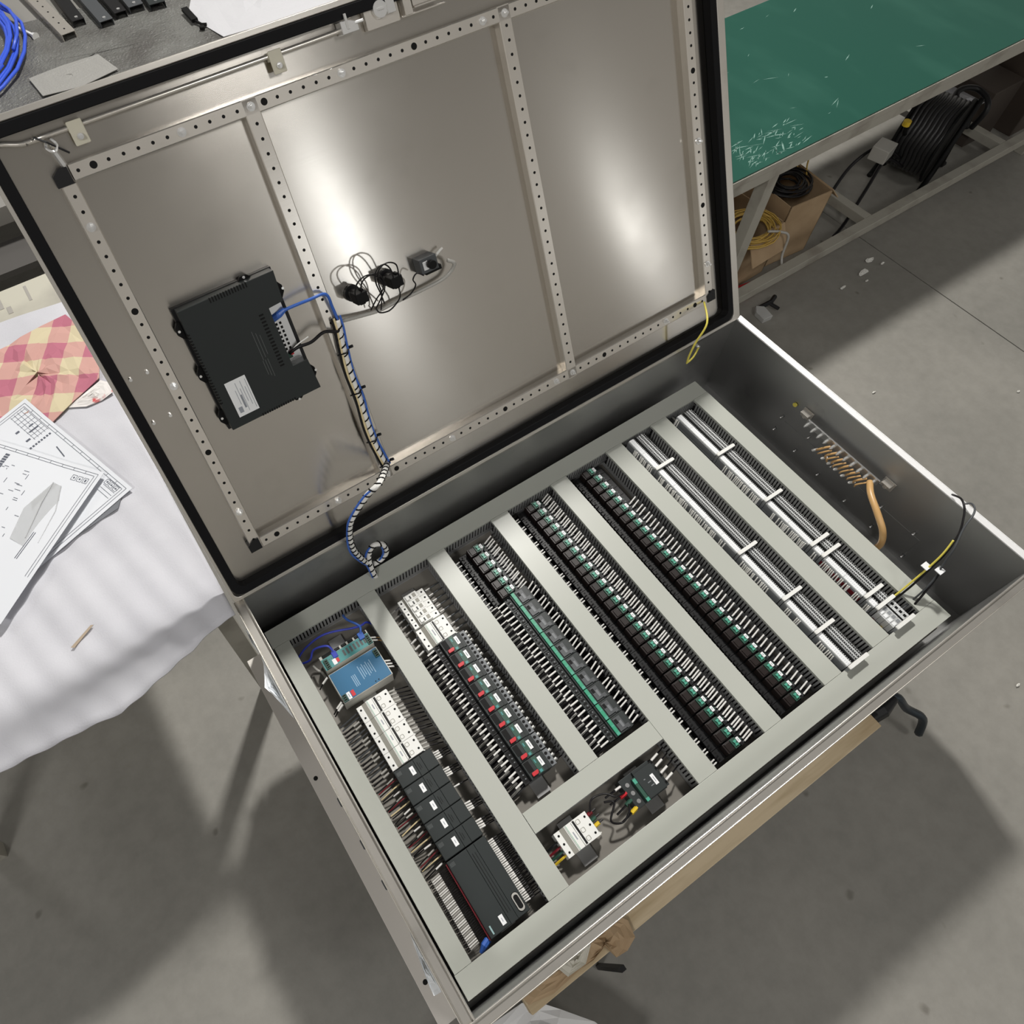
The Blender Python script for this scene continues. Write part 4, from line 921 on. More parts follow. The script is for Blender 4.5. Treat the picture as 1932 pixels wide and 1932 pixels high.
def crumple(pts, z, amp, name, m, loc, lab, cat, th=3, seed=1, fold=0.0):
    """crumpled sheet from an outline: fan mesh with raised irregular folds and real thickness"""
    rr = random.Random(seed); n = len(pts); cx = sum(p[0] for p in pts) / n; cy = sum(p[1] for p in pts) / n
    rings_ = 6; top = []; b = MB()
    for k in range(rings_ + 1):
        f = k / rings_
        for i in range(n):
            zz = z + amp * (1 - f * 0.8) * (0.5 + 0.5 * math.sin(i * 2.3 + k * 1.7 + seed)) + rr.uniform(-amp, amp) * 0.35
            top.append((cx + (pts[i][0] - cx) * f, cy + (pts[i][1] - cy) * f, zz))
    N = len(top); b.v = top + [(x, y, zz - th) for x, y, zz in top]
    for k in range(rings_):
        for i in range(n):
            j = (i + 1) % n; a_, b_, c_, d_ = k * n + i, k * n + j, (k + 1) * n + j, (k + 1) * n + i
            b.f += [(a_, d_, c_, b_), (a_ + N, b_ + N, c_ + N, d_ + N)]; b.mi += [0, 0]
    for i in range(n):
        j = (i + 1) % n; a_, b_ = rings_ * n + i, rings_ * n + j; b.f.append((a_, a_ + N, b_ + N, b_)); b.mi.append(0)
    return solo(b, name, m, loc, lab, cat)
crumple([(225, -900), (262, -898), (330, -905), (352, -935), (345, -965), (318, -975), (292, -972), (285, -945), (250, -950), (222, -948)], -272, 14, 'torn_cardboard', M_CARD, (280, -930, -280), 'torn crumpled cardboard flap on the near pallet plank', 'cardboard', seed=4)
crumple([(95, -912), (150, -905), (240, -905), (300, -910), (296, -930), (235, -948), (150, -952), (100, -940)], -280, 6, 'cardboard_sheet', M_CARD, (180, -930, -290), 'flat brown cardboard sheet on the near pallet plank', 'cardboard', seed=9)
crumple([(180, -918), (240, -910), (262, -926), (232, -946), (190, -944)], -262, 8, 'packing_paper', mat('pale_packing_paper', (0.55, 0.53, 0.46), 0.7), (220, -930, -270), 'pale packing paper wedged by the torn cardboard', 'paper', seed=5)
crumple([(-60, -960), (-5, -945), (100, -951), (131, -968), (166, -1007), (215, -1065), (260, -1180), (60, -1250), (-80, -1200)], FZ + 140, 20, 'foam_wrap', mat('white_foam', (0.72, 0.72, 0.72), 0.7), (100, -1080, FZ + 100), 'white foam wrap heaped on the floor at the near left corner', 'foam sheet', seed=3)
b = MB(); b.box(300, 312, -1010, -1000, FZ, FZ + 300); solo(b, 'floor_post', M_BLACK, (306, -1005, FZ), 'dark upright bar standing by the white foam wrap', 'bar')
# protective film left on the left rim
def film(pts, z, name, lab, seed):
    return crumple(pts, z, 7, name, M_BAG, (pts[0][0], pts[0][1], z), lab, 'plastic film', th=0.8, seed=seed)
film([(-25, -130), (-28, -150), (-40, -178), (-48, -196), (-41, -215), (-34, -245), (-26, -285), (-25, -230)], -24, 'torn_film', 'crumpled silver film sticking out under the left rim near the hinge', 2)
film([(-25, -720), (-30, -745), (-38, -800), (-40, -822), (-26, -824)], -30, 'torn_film', 'torn white film strip under the left rim at its near end', 6)
film([(-24, -62), (-27, -64), (-29, -100), (-26, -130)], -20, 'torn_film', 'thin white film edge at the top of the left rim', 8)

# ---------------------------------------------------------------- green work bench on the right
M_MAT = mat('green_bench_mat', (0.010, 0.066, 0.047), 0.38, var=((6, 2.5, 2), (0.020, 0.088, 0.064), 0.45, 0.75), spec=0.3)
M_SCUFF = mat('pale_scuff', (0.17, 0.29, 0.25), 0.6)
M_FRAME = mat('scuffed_grey_frame', (0.36, 0.345, 0.30), 0.5, var=((9, 9, 9), (0.22, 0.20, 0.17), 0.5, 0.75))
BT = 85
wb = thing('work_bench', (2450, 680, FZ), 'long steel work bench with a green top mat at the right', 'work bench')
g = (2450, 680, FZ)
b = MB(); b.box(1700, 3960, 351, 1030, BT - 4, BT); b.build('green_mat', M_MAT, wb, org=g)
b = MB(); b.box(1700, 3964, 347, 1032, BT - 26, BT - 4); b.build('bench_board', M_FRAME, wb, org=g, bevel=1)
for (x0, x1, y0, y1, z0, z1) in ((1700, 3960, 352, 402, BT - 70, BT - 26), (1700, 3960, 985, 1030, BT - 70, BT - 26)):
    b = MB(); b.box(x0, x1, y0, y1, z0, z1); b.build('top_rail', M_FRAME, wb, org=g, bevel=2)
for x in (1720, 1985, 3935):
    for y in (354, 990):
        if x == 1985 and y == 990: pass
        b = MB(); b.box(x - 22, x + 22, y, y + 40, FZ, BT - 26 - 40 if x != 1985 else BT - 30); b.build('leg', M_FRAME, wb, org=g, bevel=2)
b = MB(); b.box(1700, 3900, 352, 392, FZ + 80, FZ + 120); b.build('foot_rail', M_FRAME, wb, org=g, bevel=2)
b = MB(); b.box(1700, 3900, 990, 1030, FZ + 80, FZ + 120); b.build('foot_rail', M_FRAME, wb, org=g, bevel=2)
for x in (2850, 3720):
    b = MB(); b.box(x - 20, x + 20, 392, 990, FZ + 80, FZ + 120); b.build('foot_rail', M_FRAME, wb, org=g, bevel=2)
rs = random.Random(5)
for k in range(110):
    cx, cy = (1880 + rs.random() ** 1.6 * 260, 372 + rs.random() ** 1.3 * 110) if k < 92 else (2050 + rs.random() * 900, 400 + rs.random() * 560)
    a = rs.uniform(-0.4, 0.9); l = rs.uniform(6, 30); w_ = rs.uniform(0.5, 2.0)
    b = MB(); b.prism([(cx - l * math.cos(a), cy - l * math.sin(a)), (cx + w_ * math.sin(a), cy - w_ * math.cos(a)), (cx + l * math.cos(a), cy + l * math.sin(a)), (cx - w_ * math.sin(a), cy + w_ * math.cos(a))], BT, BT + 0.25)
    b.build('scuff', M_SCUFF, wb, org=g)
# cardboard boxes below the bench
def carton(x0, x1, y0, y1, z0, z1, rz, name, lab, flaps, cat='box'):
    xc, yc = (x0 + x1) / 2, (y0 + y1) / 2; t = thing(name, (xc, yc, z0), lab, cat, rz=rz); w2, d2, hh = (x1 - x0) / 2, (y1 - y0) / 2, z1 - z0
    b = MB(); b.box(-w2, w2, -d2, d2, 0, 3); b.box(-w2, w2, -d2, -d2 + 4, 0, hh); b.box(-w2, w2, d2 - 4, d2, 0, hh); b.box(-w2, -w2 + 4, -d2, d2, 0, hh); b.box(w2 - 4, w2, -d2, d2, 0, hh); b.build('carton_body', M_CARD, t)
    for f in flaps:
        b = MB()
        if f == 'near': b.prism([(-d2, hh), (-d2 - 50, hh - 90), (-d2 - 54, hh - 88), (-d2 - 3, hh + 3)], -w2 + 4, w2 - 4, 'x')
        if f == 'right': b.prism([(w2, hh), (w2 + 60, hh - 60), (w2 + 63, hh - 57), (w2 + 2, hh + 3)], -d2 + 4, d2 - 4, 'y')
        if f == 'far': b.prism([(d2, hh), (d2 + 40, hh + 90), (d2 + 37, hh + 92), (d2 - 4, hh)], -w2 + 4, w2 - 4, 'x')
        b.build('flap', M_CARD, t)
    return t
carton(2185, 2385, 470, 720, FZ, FZ + 250, 0.05, 'cardboard_box', 'open brown cardboard box behind the bench leg', ('near', 'far'))
carton(2430, 2640, 480, 730, FZ, FZ + 290, -0.08, 'cardboard_box', 'open brown cardboard box holding dark wires, right of the bench leg', ('right', 'far'))
def coil(cx, cy, z, R, n, r, m, name, lab, cat, tilt=(0, 0), seed=1, spread=14, grp=None, sq=(1, 0.85, 0)):
    rr = random.Random(seed); pts = []
    for i in range(n * 22):
        a = 2 * math.pi * i / 22; R2 = R * (1 + 0.10 * math.sin(i * 0.13 + seed)) + rr.uniform(-2, 2) + spread * math.sin(i * 0.031 * seed)
        x = R2 * math.cos(a) * sq[0]; y = R2 * math.sin(a) * sq[1]; x, y = x * math.cos(sq[2]) - y * math.sin(sq[2]), x * math.sin(sq[2]) + y * math.cos(sq[2]); pts.append((cx + x + spread * 0.6 * math.sin(i * 0.05), cy + y, z + tilt[0] * x + tilt[1] * y + spread * 0.5 * math.sin(i * 0.07 + 1) + spread))
    b = MB(); b.tube(pts, r, 5); return solo(b, name, m, (cx, cy, z), lab, cat, grp, smooth=True)
coil(2255, 520, -445, 95, 12, 2.8, M_CREAMW if False else mat('ochre_wire', (0.55, 0.36, 0.08), 0.5), 'wire_coil', 'tangled coil of ochre wire lying on the box under the bench', 'wire coil', seed=3, spread=22)
coil(2520, 600, -410, 70, 10, 4, M_WIRE, 'wire_coil', 'tangle of black wires in the box under the bench', 'wire coil', seed=2, spread=26)
cable('grey_conduit', [(2270, 455, -400), (2330, 440, -420), (2370, 425, -450), (2372, 415, -540), (2352, 380, -570)], 5, M_SLEEVEG, 'thin grey conduit leaning across the boxes under the bench', 'conduit')
cable('ochre_wire', [(2610, 590, -380), (2640, 620, -370), (2660, 640, -350), (2650, 660, -360), (2620, 640, -390), (2700, 560, -560)], 3, MATS['ochre_wire'], 'single ochre wire hanging out of the right cardboard box', 'wire')
b = MB(); b.prism([(0, 0), (60, 10), (80, 50), (20, 60), (-10, 30)], 0, 18); b.build('scrap', M_RED, None, loc=(2210, 400, FZ)).name = 'red_rag'; tag(bpy.data.objects['red_rag'], 'small red rag on the floor at the foot of the bench leg', 'rag')
# cable reel
cr = thing('cable_reel', (3390, 570, FZ), 'black cable reel standing under the right end of the green bench', 'cable reel', rz=0.25)
cz = 190
for y in (-85, 85):
    b = MB(); b.tube([(0, y - 4, cz), (0, y + 4, cz)], 175, 36); b.build('drum_flange', M_BLACK2, cr)
for k in range(9):
    y = -72 + k * 18
    b = MB(); pts = [(math.cos(2 * math.pi * i / 32) * (150 + 6 * math.sin(i)), y + 3 * math.sin(i * 1.3), cz + math.sin(2 * math.pi * i / 32) * 150) for i in range(33)]
    b.tube(pts, 11, 8, cap=False); b.build('cable_turn', mat('reel_rubber', (0.018, 0.018, 0.019), 0.38), cr, smooth=True)
b = MB(); b.tube([(0, -80, cz), (0, 80, cz)], 138, 28); b.build('drum_core', M_BLACK, cr)
for s_ in (-1, 1):
    b = MB(); b.tube(smooth_path([(-150, s_ * 105, 12), (-60, s_ * 105, 60), (0, s_ * 105, cz), (120, s_ * 100, 330)], 5), 11, 8); b.tube(smooth_path([(150, s_ * 105, 12), (60, s_ * 105, 60), (0, s_ * 105, cz)], 5), 11, 8); b.build('frame_side', M_BLACK2, cr, smooth=True)
def rl(x, y, z):
    dx, dy = x - 3390, y - 570; c_, s_ = math.cos(0.25), math.sin(0.25); return (dx * c_ + dy * s_, -dx * s_ + dy * c_, z - FZ)
hd = [(3580, 513, -500), (3571, 531, -430), (3532, 555, -400), (3506, 582, -380), (3534, 608, -370), (3581, 606, -365), (3625, 577, -370), (3623, 525, -380), (3609, 494, -400), (3599, 487, -430), (3600, 501, -500)]
b = MB(); b.tube(smooth_path([rl(*p) for p in hd], 5), 12, 10); b.build('carry_handle', M_BLACK, cr, smooth=True)
bx_ = rl(3113, 587, -440); b = MB(); b.box(bx_[0] - 45, bx_[0] + 40, bx_[1] - 35, bx_[1] + 35, bx_[2] - 60, bx_[2]); b.build('socket_box', M_SLEEVEG, cr, bevel=3)
kx = rl(3135, 564, -330); b = MB(); b.tube([(kx[0], kx[1], kx[2] - 20), kx], 15, 14); b.build('yellow_knob', M_YELLOW, cr)
b = MB(); b.tube([(kx[0], kx[1], kx[2] - 14), (kx[0] + 40, kx[1], kx[2] - 60), (kx[0] + 110, kx[1], kx[2] - 120)], 8, 6); b.tube([(bx_[0], bx_[1], bx_[2] - 40), (bx_[0] + 90, bx_[1], bx_[2] - 50)], 9, 6); b.build('knob_arm', M_BLACK2, cr)
cable('reel_lead', [(3230, 530, -560), (3120, 560, -500), (3000, 520, -560), (2860, 470, -640), (2780, 450, -665)], 7, M_WIRE, 'black lead running from the cable reel across the floor', 'cable')
cable('reel_lead', [(3240, 560, -540), (3140, 620, -480), (3020, 640, -540), (2880, 600, -640)], 7, M_WIRE, 'second black lead arching behind the first from the cable reel', 'cable')
crumple([(3500, 700), (3650, 560), (3735, 560), (3735, 800), (3640, 840), (3480, 800)], FZ + 210, 20, 'plastic_sack', mat('grey_white_sack', (0.36, 0.36, 0.38), 0.6), (3700, 680, FZ + 180), 'greyish white plastic sack behind the cable reel', 'sack', seed=21)
b = MB(); b.box(3745, 3950, 540, 830, FZ, FZ + 260); solo(b, 'dark_crate', mat('dark_brown_board', (0.05, 0.038, 0.03), 0.7), (3850, 690, FZ), 'dark brown crate under the white sack by the reel', 'crate', bevel=3)
b = MB(); b.box(3990, 4150, 470, 700, FZ, FZ + 420); solo(b, 'dark_case', mat('brown_black_case', (0.06, 0.045, 0.035), 0.6), (4070, 585, FZ), 'tall dark brown case beyond the crate at the right edge', 'case', bevel=4)
# floor litter
M_PAPERW = mat('white_scrap', (0.75, 0.74, 0.70), 0.8)
for i, (x, y, a, lab) in enumerate(((2797, 275, 26, 'largest white paper scrap on the shaded floor near the joint'), (2824, 233, 12, 'tiny white scrap beside the largest one'), (2719, 240, 34, 'long white paper shred on the shaded floor'),
        (2694, 201, 10, 'tiny white crumb below the long shred'), (2584, 228, 15, 'round white scrap on the shaded floor, nearest the cabinet'), (2690, -477, 8, 'white crumb far right on the bright floor'), (2262, -194, 9, 'white crumb on the bright floor beside the cabinet corner'),
        (1985, -930, 10, 'white crumb on the floor below the right cabinet corner'), (1745, -1130, 8, 'white crumb on the bright floor near the pump handle'))):
    crumple([(x + a * rnd(0.7, 1.2) * math.cos(t_ * math.pi / 4), y + a * rnd(0.25, 0.5) * math.sin(t_ * math.pi / 4)) for t_ in range(8)], FZ + 5, 3, 'paper_scrap', M_PAPERW, (x, y, FZ), lab, 'paper scrap', th=2, seed=30 + i)
t = thing('broken_bracket', (2200, 300, FZ), 'broken grey plastic bracket on the floor behind the hinge corner', 'debris')
b = MB(); b.prism([(-20, -30), (25, -34), (34, 20), (10, 40), (-14, 16)], 0, 22); b.build('bracket_plate', mat('pale_grey_plastic', (0.45, 0.45, 0.44), 0.5), t, bevel=2)
b = MB(); b.tube([(20, 30, 12), (70, 20, 26), (110, 36, 18)], 9, 8); b.tube([(60, 20, 24), (80, -16, 12)], 7, 6); b.build('broken_arm', M_BLACK, t)

# ---------------------------------------------------------------- white foam covered table on the left
M_FOAM = mat('foam_sheet', (0.60, 0.60, 0.64), 0.75, var=((6, 6, 6), (0.53, 0.53, 0.57), 0.35, 0.7), bump=((260, 260, 260), 0.35, 0.0015))
tb = thing('foam_covered_table', (-420, 540, FZ), 'low table on the left standing against the cabinet', 'table'); g = (-420, 540, FZ)
b = MB(); b.box(-880, -32, 10, 1255, -38, -13); b.build('table_top', mat('dirty_cream_board', (0.52, 0.50, 0.42), 0.7, var=((5, 5, 5), (0.38, 0.36, 0.31), 0.45, 0.7)), tb, org=g)
for x in (-860, -60):
    for y in (40, 1200): MB().box(x - 20, x + 20, y - 20, y + 20, FZ, -38).build('leg', M_FRAME, tb, org=g)
for (x0, x1, y0, y1) in ((-185, -172, 1150, 1180), (-120, -112, 1170, 1238), (-210, -190, 1180, 1250)):
    b = MB(); b.box(x0, x1, y0, y1, -13, -12); b.build('tape_patch', mat('grey_tape', (0.36, 0.34, 0.31), 0.6), tb, org=g)
edge = [(-900, -60), (-548, -67), (-507, -68), (-445, -73), (-382, -77), (-313, -85), (-219, -63), (-141, -47), (-82, -28), (-30, -24)]
def edge_y(x):
    for (a, c), (d, e) in zip(edge, edge[1:]):
        if a <= x <= d: return c + (e - c) * (x - a) / (d - a)
    return -24
nx, ny = 110, 70; b = MB()
for j in range(ny + 1):
    for i in range(nx + 1):
        x = -900 + 870 * i / nx; y0 = edge_y(x); y1 = 1118 - 0.10 * (x + 200); f = j / ny; y = y0 + (y1 - y0) * f
        z = 3.2 * math.sin((x + 0.22 * y) / 10.5) * max(0, 1 - f * 1.3) + 1.4 * math.sin(x / 37 + y / 60) + 1.5
        if y < 30: z -= (30 - y) ** 2 / 900.0
        b.v.append((x, y, z - 4))
n0 = len(b.v); b.v += [(x, y, z - 3) for x, y, z in b.v]
for j in range(ny):
    for i in range(nx):
        a = j * (nx + 1) + i; b.f += [(a, a + 1, a + nx + 2, a + nx + 1), (n0 + a, n0 + a + nx + 1, n0 + a + nx + 2, n0 + a + 1)]; b.mi += [0, 0]
for i in range(nx): b.f += [(i, n0 + i, n0 + i + 1, i + 1)]; b.mi += [0]
for j in range(ny): a = j * (nx + 1) + nx; b.f += [(a, n0 + a, n0 + a + nx + 1, a + nx + 1)]; b.mi += [0]
fo = solo(b, 'foam_sheet', M_FOAM, (-400, 500, -2), 'white ribbed foam sheet covering the table left of the cabinet', 'foam sheet', smooth=True)
b = MB(); b.prism([(-352, 95), (-300, 120), (-295, 117), (-346, 90)], 1.2, 1.9); b.build('tape_mark', mat('brown_stain', (0.40, 0.32, 0.24), 0.8), fo, org=(-400, 500, -2))
# drawings
def sheet(P, ang, L1, L2, z, lab, curl, seed, cut=0):
    """paper with one corner at P; first side L1 along ang, second side L2 to its left; built flat with curl and thin print lines"""
    u = Vector((math.cos(ang), math.sin(ang))); w_ = Vector((-math.sin(ang), math.cos(ang)))
    t = thing('circuit_drawing', (P[0], P[1], z), lab, 'paper drawing')
    N = 24; b = MB()
    def hgt(a, c): return curl(a / L1, c / L2)
    def pt(a, c, dz=0): p = u * a + w_ * c; return (p.x, p.y, hgt(a, c) + dz)
    for j in range(N + 1):
        for i in range(N + 1): b.v.append(pt(L1 * i / N, L2 * j / N))
    n0 = len(b.v); b.v += [(x, y, q - 0.6) for x, y, q in b.v]
    for j in range(N):
        for i in range(N):
            a = j * (N + 1) + i; b.f += [(a, a + 1, a + N + 2, a + N + 1), (n0 + a, n0 + a + N + 1, n0 + a + N + 2, n0 + a + 1)]; b.mi += [0, 0]
    b.build('paper', mat('drawing_paper', (0.70, 0.72, 0.76), 0.7), t, smooth=True)
    ink = MB()
    def line(a0, c0, a1, c1, wd=0.7):
        wd *= 1.5
        k = max(1, int(math.hypot(a1 - a0, c1 - c0) / 18)); nx_, ny_ = (c1 - c0), -(a1 - a0); l = math.hypot(nx_, ny_) or 1; nx_, ny_ = nx_ / l * wd / 2, ny_ / l * wd / 2
        for q in range(k):
            f0, f1 = q / k, (q + 1) / k; A = (a0 + (a1 - a0) * f0, c0 + (c1 - c0) * f0); B = (a0 + (a1 - a0) * f1, c0 + (c1 - c0) * f1)
            ink.quad(pt(A[0] - nx_, A[1] - ny_, 0.5), pt(B[0] - nx_, B[1] - ny_, 0.5), pt(B[0] + nx_, B[1] + ny_, 0.5), pt(A[0] + nx_, A[1] + ny_, 0.5))
    return t, line, ink, pt
P1 = (-100, 394); a1 = math.atan2(764 - 394, -222 + 100)
t, line, ink, pt = sheet(P1, a1, 420, 340, 1, 'lower circuit drawing sheet with a title block, curled at its far corner', lambda a, c: 5 + 3 * math.sin(a * 3) + 16 * max(0, a - 0.8) * max(0, 0.7 - c) * 5, 1)
def frame_lines(line):
    for m_ in (10, 17):
        line(m_, m_, 420 - m_, m_); line(m_, m_, m_, 290); line(420 - m_, m_, 420 - m_, 290)
    for i in range(1, 12): line(10 + 400 * i / 12, 10, 10 + 400 * i / 12, 17)
frame_lines(line)
for i in range(6): line(22, 18 + i * 9, 62, 18 + i * 9) if i < 5 else None
for c in range(8): line(305 + c * 13, 20, 305 + c * 13, 62, 0.6)
for c in range(5): line(300, 20 + c * 10, 400, 20 + c * 10, 0.6)
for i in range(11): line(286, 24 + i * 8, 286, 29 + i * 8, 4.0)
line(330, 30, 330, 56, 3.2); line(345, 34, 345, 46, 3); line(312, 66, 312, 78, 4); line(352, 70, 352, 80, 4); line(240, 40, 200, 46, 2)
for i in range(3): 
    x = 24 + i * 15; line(x, 20, x + 11, 20); line(x, 33, x + 11, 33); line(x, 20, x, 33); line(x + 11, 20, x + 11, 33); line(x + 4, 26, x + 7, 26, 3)
ink.build('print', mat('drawing_ink', (0.10, 0.11, 0.14), 0.6), t)
P2 = (-139, 459); a2 = math.atan2(706 - 459, -330 + 139)
t, line, ink, pt = sheet(P2, a2, 420, 400, 8, 'upper circuit drawing sheet with fine wiring diagrams, lying askew on top', lambda a, c: 4 + 5 * abs(math.sin(a * 2.4 + 0.6)) + 9 * max(0, 0.25 - a) * 3 + 4 * math.sin(c * 2.2 + 0.5), 2)
frame_lines(line)
rs = random.Random(3)
for i in range(46):
    a = rs.uniform(120, 300); c = rs.uniform(50, 240); l = rs.uniform(4, 16)
    if rs.random() < 0.6: line(a, c, a + l, c, 0.9)
    else: line(a, c, a, c + l, 0.9)
for i in range(3):
    x = 24 + i * 16; line(x, 20 + 8, x + 12, 28); line(x, 42, x + 12, 42); line(x, 28, x, 42); line(x + 12, 28, x + 12, 42); line(x + 4, 35, x + 8, 35, 3 if i else 5)
for i in range(2): line(60 + i * 5, 190, 62 + i * 5, 260, 1.2)
for i in range(9): line(250, 30 + i * 7, 262, 30 + i * 7, 3.5)
ink.build('print', MATS['drawing_ink'], t)
sl = thing('plastic_sleeve', (-200, 370, 2), 'clear glossy plastic sleeve poking out under the drawings', 'plastic sleeve')
b = MB(); b.prism([(70, 18), (52, -8), (-50, -24), (-140, -22), (-140, 40), (0, 60)], 0.5, 2); b.build('film', mat('dark_clear_film', (0.22, 0.23, 0.25), 0.12, alpha=0.85), sl)
sl2 = thing('plastic_sleeve', (-290, 470, 20), 'folded clear plastic sleeve lying on top of the drawings', 'plastic sleeve')
b = MB(); b.prism([(40, 30), (52, 10), (20, -60), (-60, -120), (-90, -60), (-40, 0)], 0.5, 2.5); b.tube([(40, 30, 3), (0, -10, 5), (-60, -80, 3)], 1.5, 5); b.tube([(52, 10, 3), (20, -50, 4), (-40, -110, 3)], 1.5, 5); b.build('film', mat('clear_film', (0.62, 0.63, 0.64), 0.1, alpha=0.55), sl2)
# checked cloth
def cloth_mat():
    m = bpy.data.materials.new('checked_cloth'); m.use_nodes = True; nt = m.node_tree; b = nt.nodes['Principled BSDF']; b.inputs['Roughness'].default_value = 0.85; L = nt.links.new
    g = nt.nodes.new('ShaderNodeTexCoord'); mp = nt.nodes.new('ShaderNodeMapping'); L(g.outputs['Object'], mp.inputs[0]); mp.inputs['Rotation'].default_value = (0, 0, 0.5); sp = nt.nodes.new('ShaderNodeSeparateXYZ'); L(mp.outputs[0], sp.inputs[0])
    st = []
    for ax in ('X', 'Y'):
        a = nt.nodes.new('ShaderNodeMath'); a.operation = 'MULTIPLY'; a.inputs[1].default_value = 1000 / 105 if ax == 'X' else 1000 / 120; L(sp.outputs[ax], a.inputs[0])
        f = nt.nodes.new('ShaderNodeMath'); f.operation = 'FRACT'; L(a.outputs[0], f.inputs[0]); c = nt.nodes.new('ShaderNodeMath'); c.operation = 'GREATER_THAN'; c.inputs[1].default_value = 0.5; L(f.outputs[0], c.inputs[0]); st.append(c)
    ad = nt.nodes.new('ShaderNodeMath'); ad.operation = 'ADD'; L(st[0].outputs[0], ad.inputs[0]); L(st[1].outputs[0], ad.inputs[1])
    dv = nt.nodes.new('ShaderNodeMath'); dv.operation = 'DIVIDE'; dv.inputs[1].default_value = 2.0; L(ad.outputs[0], dv.inputs[0])
    r = nt.nodes.new('ShaderNodeValToRGB'); r.color_ramp.interpolation = 'CONSTANT'; L(dv.outputs[0], r.inputs[0])
    r.color_ramp.elements[0].position = 0; r.color_ramp.elements[0].color = (0.62, 0.54, 0.36, 1); r.color_ramp.elements[1].position = 0.4; r.color_ramp.elements[1].color = (0.58, 0.33, 0.29, 1)
    e = r.color_ramp.elements.new(0.9); e.color = (0.46, 0.15, 0.21, 1); L(r.outputs[0], b.inputs['Base Color']); return m
out = [(-330, 1010), (-245, 1006), (-215, 1018), (-181, 1022), (-120, 1034), (-51, 1040), (-36, 980), (-34, 889), (-38, 800), (-50, 760), (-95, 745), (-129, 725), (-170, 705), (-206, 690), (-300, 640), (-420, 700), (-420, 900)]
crumple(out, 5, 11, 'checked_cloth', cloth_mat(), (-230, 880, 0), 'crumpled pink and cream checked cloth on the foam sheet', 'cloth', th=2, seed=15)
crumple([(-150, 716), (-127, 726), (-90, 742), (-50, 758), (-34, 740), (-36, 700), (-70, 692), (-110, 694)], 3, 6, 'printed_bag', mat('white_printed_bag', (0.75, 0.72, 0.70), 0.5, var=((22, 22, 22), (0.62, 0.12, 0.12), 0.60, 0.66)), (-90, 720, 0), 'white plastic bag with red print sticking out from under the cloth', 'bag', th=1, seed=17)

# ---------------------------------------------------------------- far bench behind the door
M_BUB = mat('bubble_wrap', (0.16, 0.16, 0.15), 0.2, var=((5, 5, 5), (0.09, 0.086, 0.08), 0.4, 0.7), bump=((110, 110, 110), 1.0, 0.008))
fb = thing('metal_bench', (700, 2200, FZ), 'long metal bench behind the cabinet door at the top left', 'work bench'); g = (700, 2200, FZ)
b = MB(); b.box(-900, 2300, 1480, 3100, BT - 60, BT - 2); b.build('bench_top', mat('dull_bench_steel', (0.30, 0.29, 0.27), 0.5, 0.3), fb, org=g, bevel=2)
b = MB(); b.box(-900, 2300, 1340, 1480, BT - 130, BT - 110); b.box(-900, 2300, 1300, 1340, -240, -200); b.build('front_rail', mat('dark_rail_steel', (0.09, 0.085, 0.08), 0.5), fb, org=g)
for x in (-600, 600, 2000):
    for y in (1520, 3000): MB().box(x - 25, x + 25, y - 25, y + 25, FZ, BT - 60).build('leg', M_FRAME, fb, org=g)
crumple([(-800, 1760), (100, 1820), (460, 1880), (900, 1900), (1500, 1900), (1500, 2380), (900, 2420), (300, 2480), (-800, 2520)], BT + 2, 4, 'bubble_wrap_sheet', M_BUB, (300, 2100, BT), 'grey bubble wrap sheet spread over the far bench', 'bubble wrap', th=2, seed=22)
crumple([(213, 1949), (205, 2083), (320, 2095), (454, 2092), (480, 1960), (340, 1930)], BT + 12, 3, 'wrap_offcut', mat('pale_wrap', (0.30, 0.295, 0.28), 0.4, bump=((150, 150, 150), 0.8, 0.003)), (340, 2010, BT + 8), 'pale offcut of bubble wrap along the near edge of the far bench', 'bubble wrap', th=2, seed=23)
coil(20, 2330, BT + 14, 235, 9, 6.5, M_BLUE, 'blue_cable_coil', 'coil of bright blue cable on the far bench, top left corner', 'cable coil', seed=7, spread=18, sq=(0.85, 1.4, -0.45))
b = MB(); b.prism([(0, 0), (34, -10), (30, -150), (6, -160)], 0, 16); b.build('handle', M_BLACK2, None, loc=(60, 2420, BT + 6)).name = 'black_tool'; tag(bpy.data.objects['black_tool'], 'black flat tool lying inside the blue cable coil', 'tool')
b = MB(); b.prism([(0, 0), (60, 8), (56, 60), (10, 70), (-20, 30)], 0, 30); o = b.build('block', mat('orange_translucent', (0.6, 0.28, 0.05), 0.4), None, loc=(30, 2450, BT + 4)); o.name = 'orange_block'; tag(o, 'small orange plastic block inside the blue cable coil', 'block')
b = MB(); b.tube([(262, 2452, BT + 14), (300, 2360, BT + 10)], 6, 8); b.tube([(300, 2362, BT + 10), (308, 2338, BT + 10)], [7, 14], 8); solo(b, 'white_wall_plug', M_WHITE, (280, 2400, BT), 'small white plastic plug between the blue coil and the steel channels', 'plug')
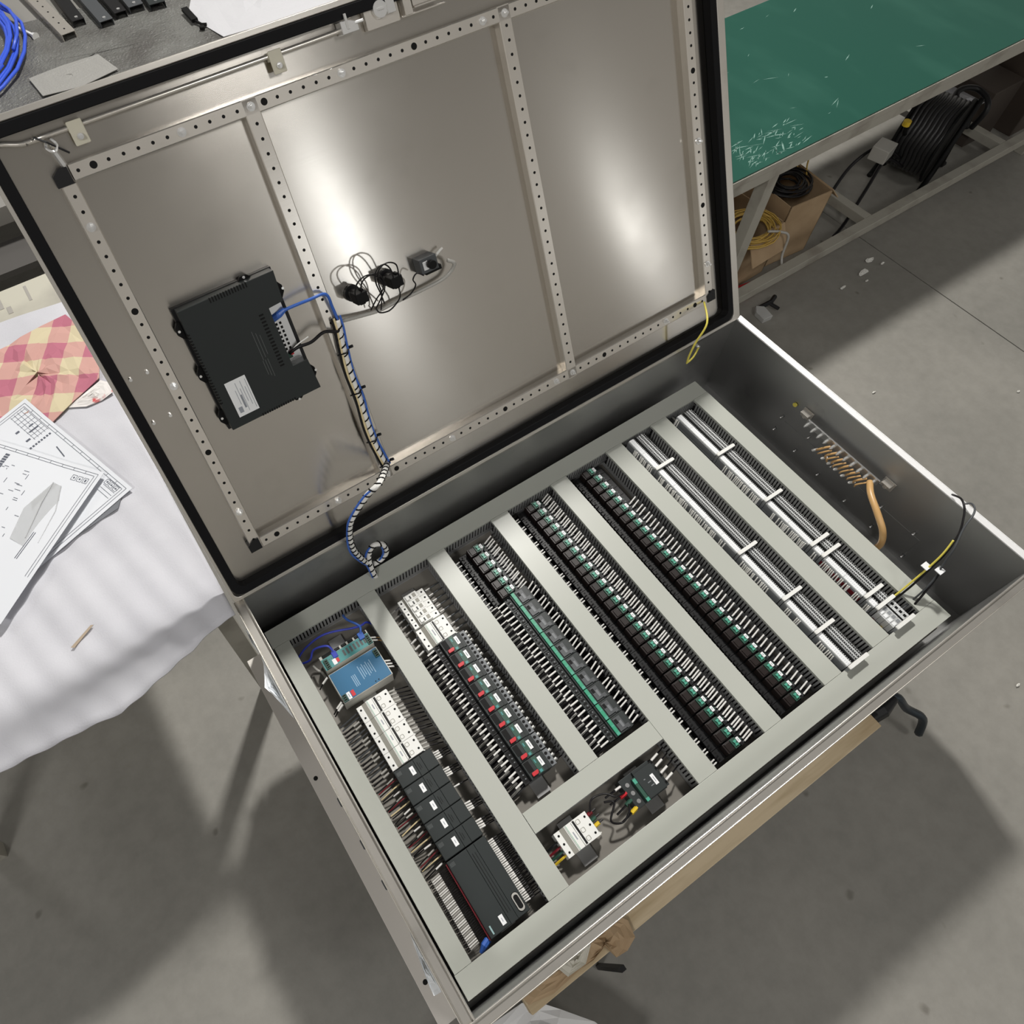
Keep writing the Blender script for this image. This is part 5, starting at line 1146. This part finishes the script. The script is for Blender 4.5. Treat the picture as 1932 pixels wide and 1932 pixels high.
chans = [((371, 2720), (409, 2259), 52, M_RAIL, 1, 'grey perforated steel channel, nearest the blue coil'), ((470, 2740), (468, 2325), 44, M_BLACK, 0, 'black steel channel, second from the blue coil'), ((540, 2740), (552, 2262), 50, M_ANTH2, 0, 'dark grey channel, third from the blue coil'),
         ((612, 2760), (616, 2290), 44, M_BLACK, 0, 'black narrow channel, fourth from the blue coil'), ((690, 2760), (680, 2300), 56, M_ANTH2, 0, 'dark grey channel, fifth from the blue coil'), ((790, 2760), (752, 2270), 60, M_ANTH, 0, 'dark channel, last before the white cloth')]
for k_, (a, c, wd, m_, holes, lab) in enumerate(chans):
    d = Vector((c[0] - a[0], c[1] - a[1])); l = d.length; ang = math.atan2(d.y, d.x); t = thing('steel_channel', (a[0], a[1], BT + 3), lab, 'steel channel', rz=ang)
    b = MB(); b.box(0, l, -wd / 2, wd / 2, 22, 25); b.box(0, l, -wd / 2, -wd / 2 + 3, 0, 22); b.box(0, l, wd / 2 - 3, wd / 2, 0, 22); b.build('channel_body', m_, t, bevel=0.6)
    if holes:
        b = MB()
        for q in range(8): b.prism(rrect(l - 40 - q * 50, l - 30 - q * 50, -3, 3, 2.5, 2), 25, 25.2)
        b.build('slot', M_BLACK2, t)
    else:
        b = MB(); b.cyl(l - 20, 0, 25, 28, 6, 10); b.cyl(l - 190, 4, 25, 28, 6, 10); b.build('rivet', M_CHROME, t)
crumple([(830, 2120), (870, 1950), (980, 1935), (1380, 1930), (1700, 2000), (1700, 2500), (1100, 2500), (900, 2300), (845, 2200)], BT + 8, 10, 'white_cloth', mat('white_rag', (0.50, 0.50, 0.52), 0.85, bump=((18, 18, 18), 0.4, 0.01)), (1100, 2200, BT), 'white wrinkled cloth draped on the far bench above the door', 'cloth', th=2, seed=25)
b = MB(); b.box(812, 835, 2190, 2090, BT + 12, BT + 24); b.tube([(824, 2095, BT + 16), (835, 2060, BT + 14), (850, 2050, BT + 14)], 5, 6); b.cyl(828, 2040, BT + 8, BT + 18, 10, 10); solo(b, 'black_clip', M_BLACK2, (824, 2120, BT + 6), 'small black clip and plug beside the white cloth', 'clip')
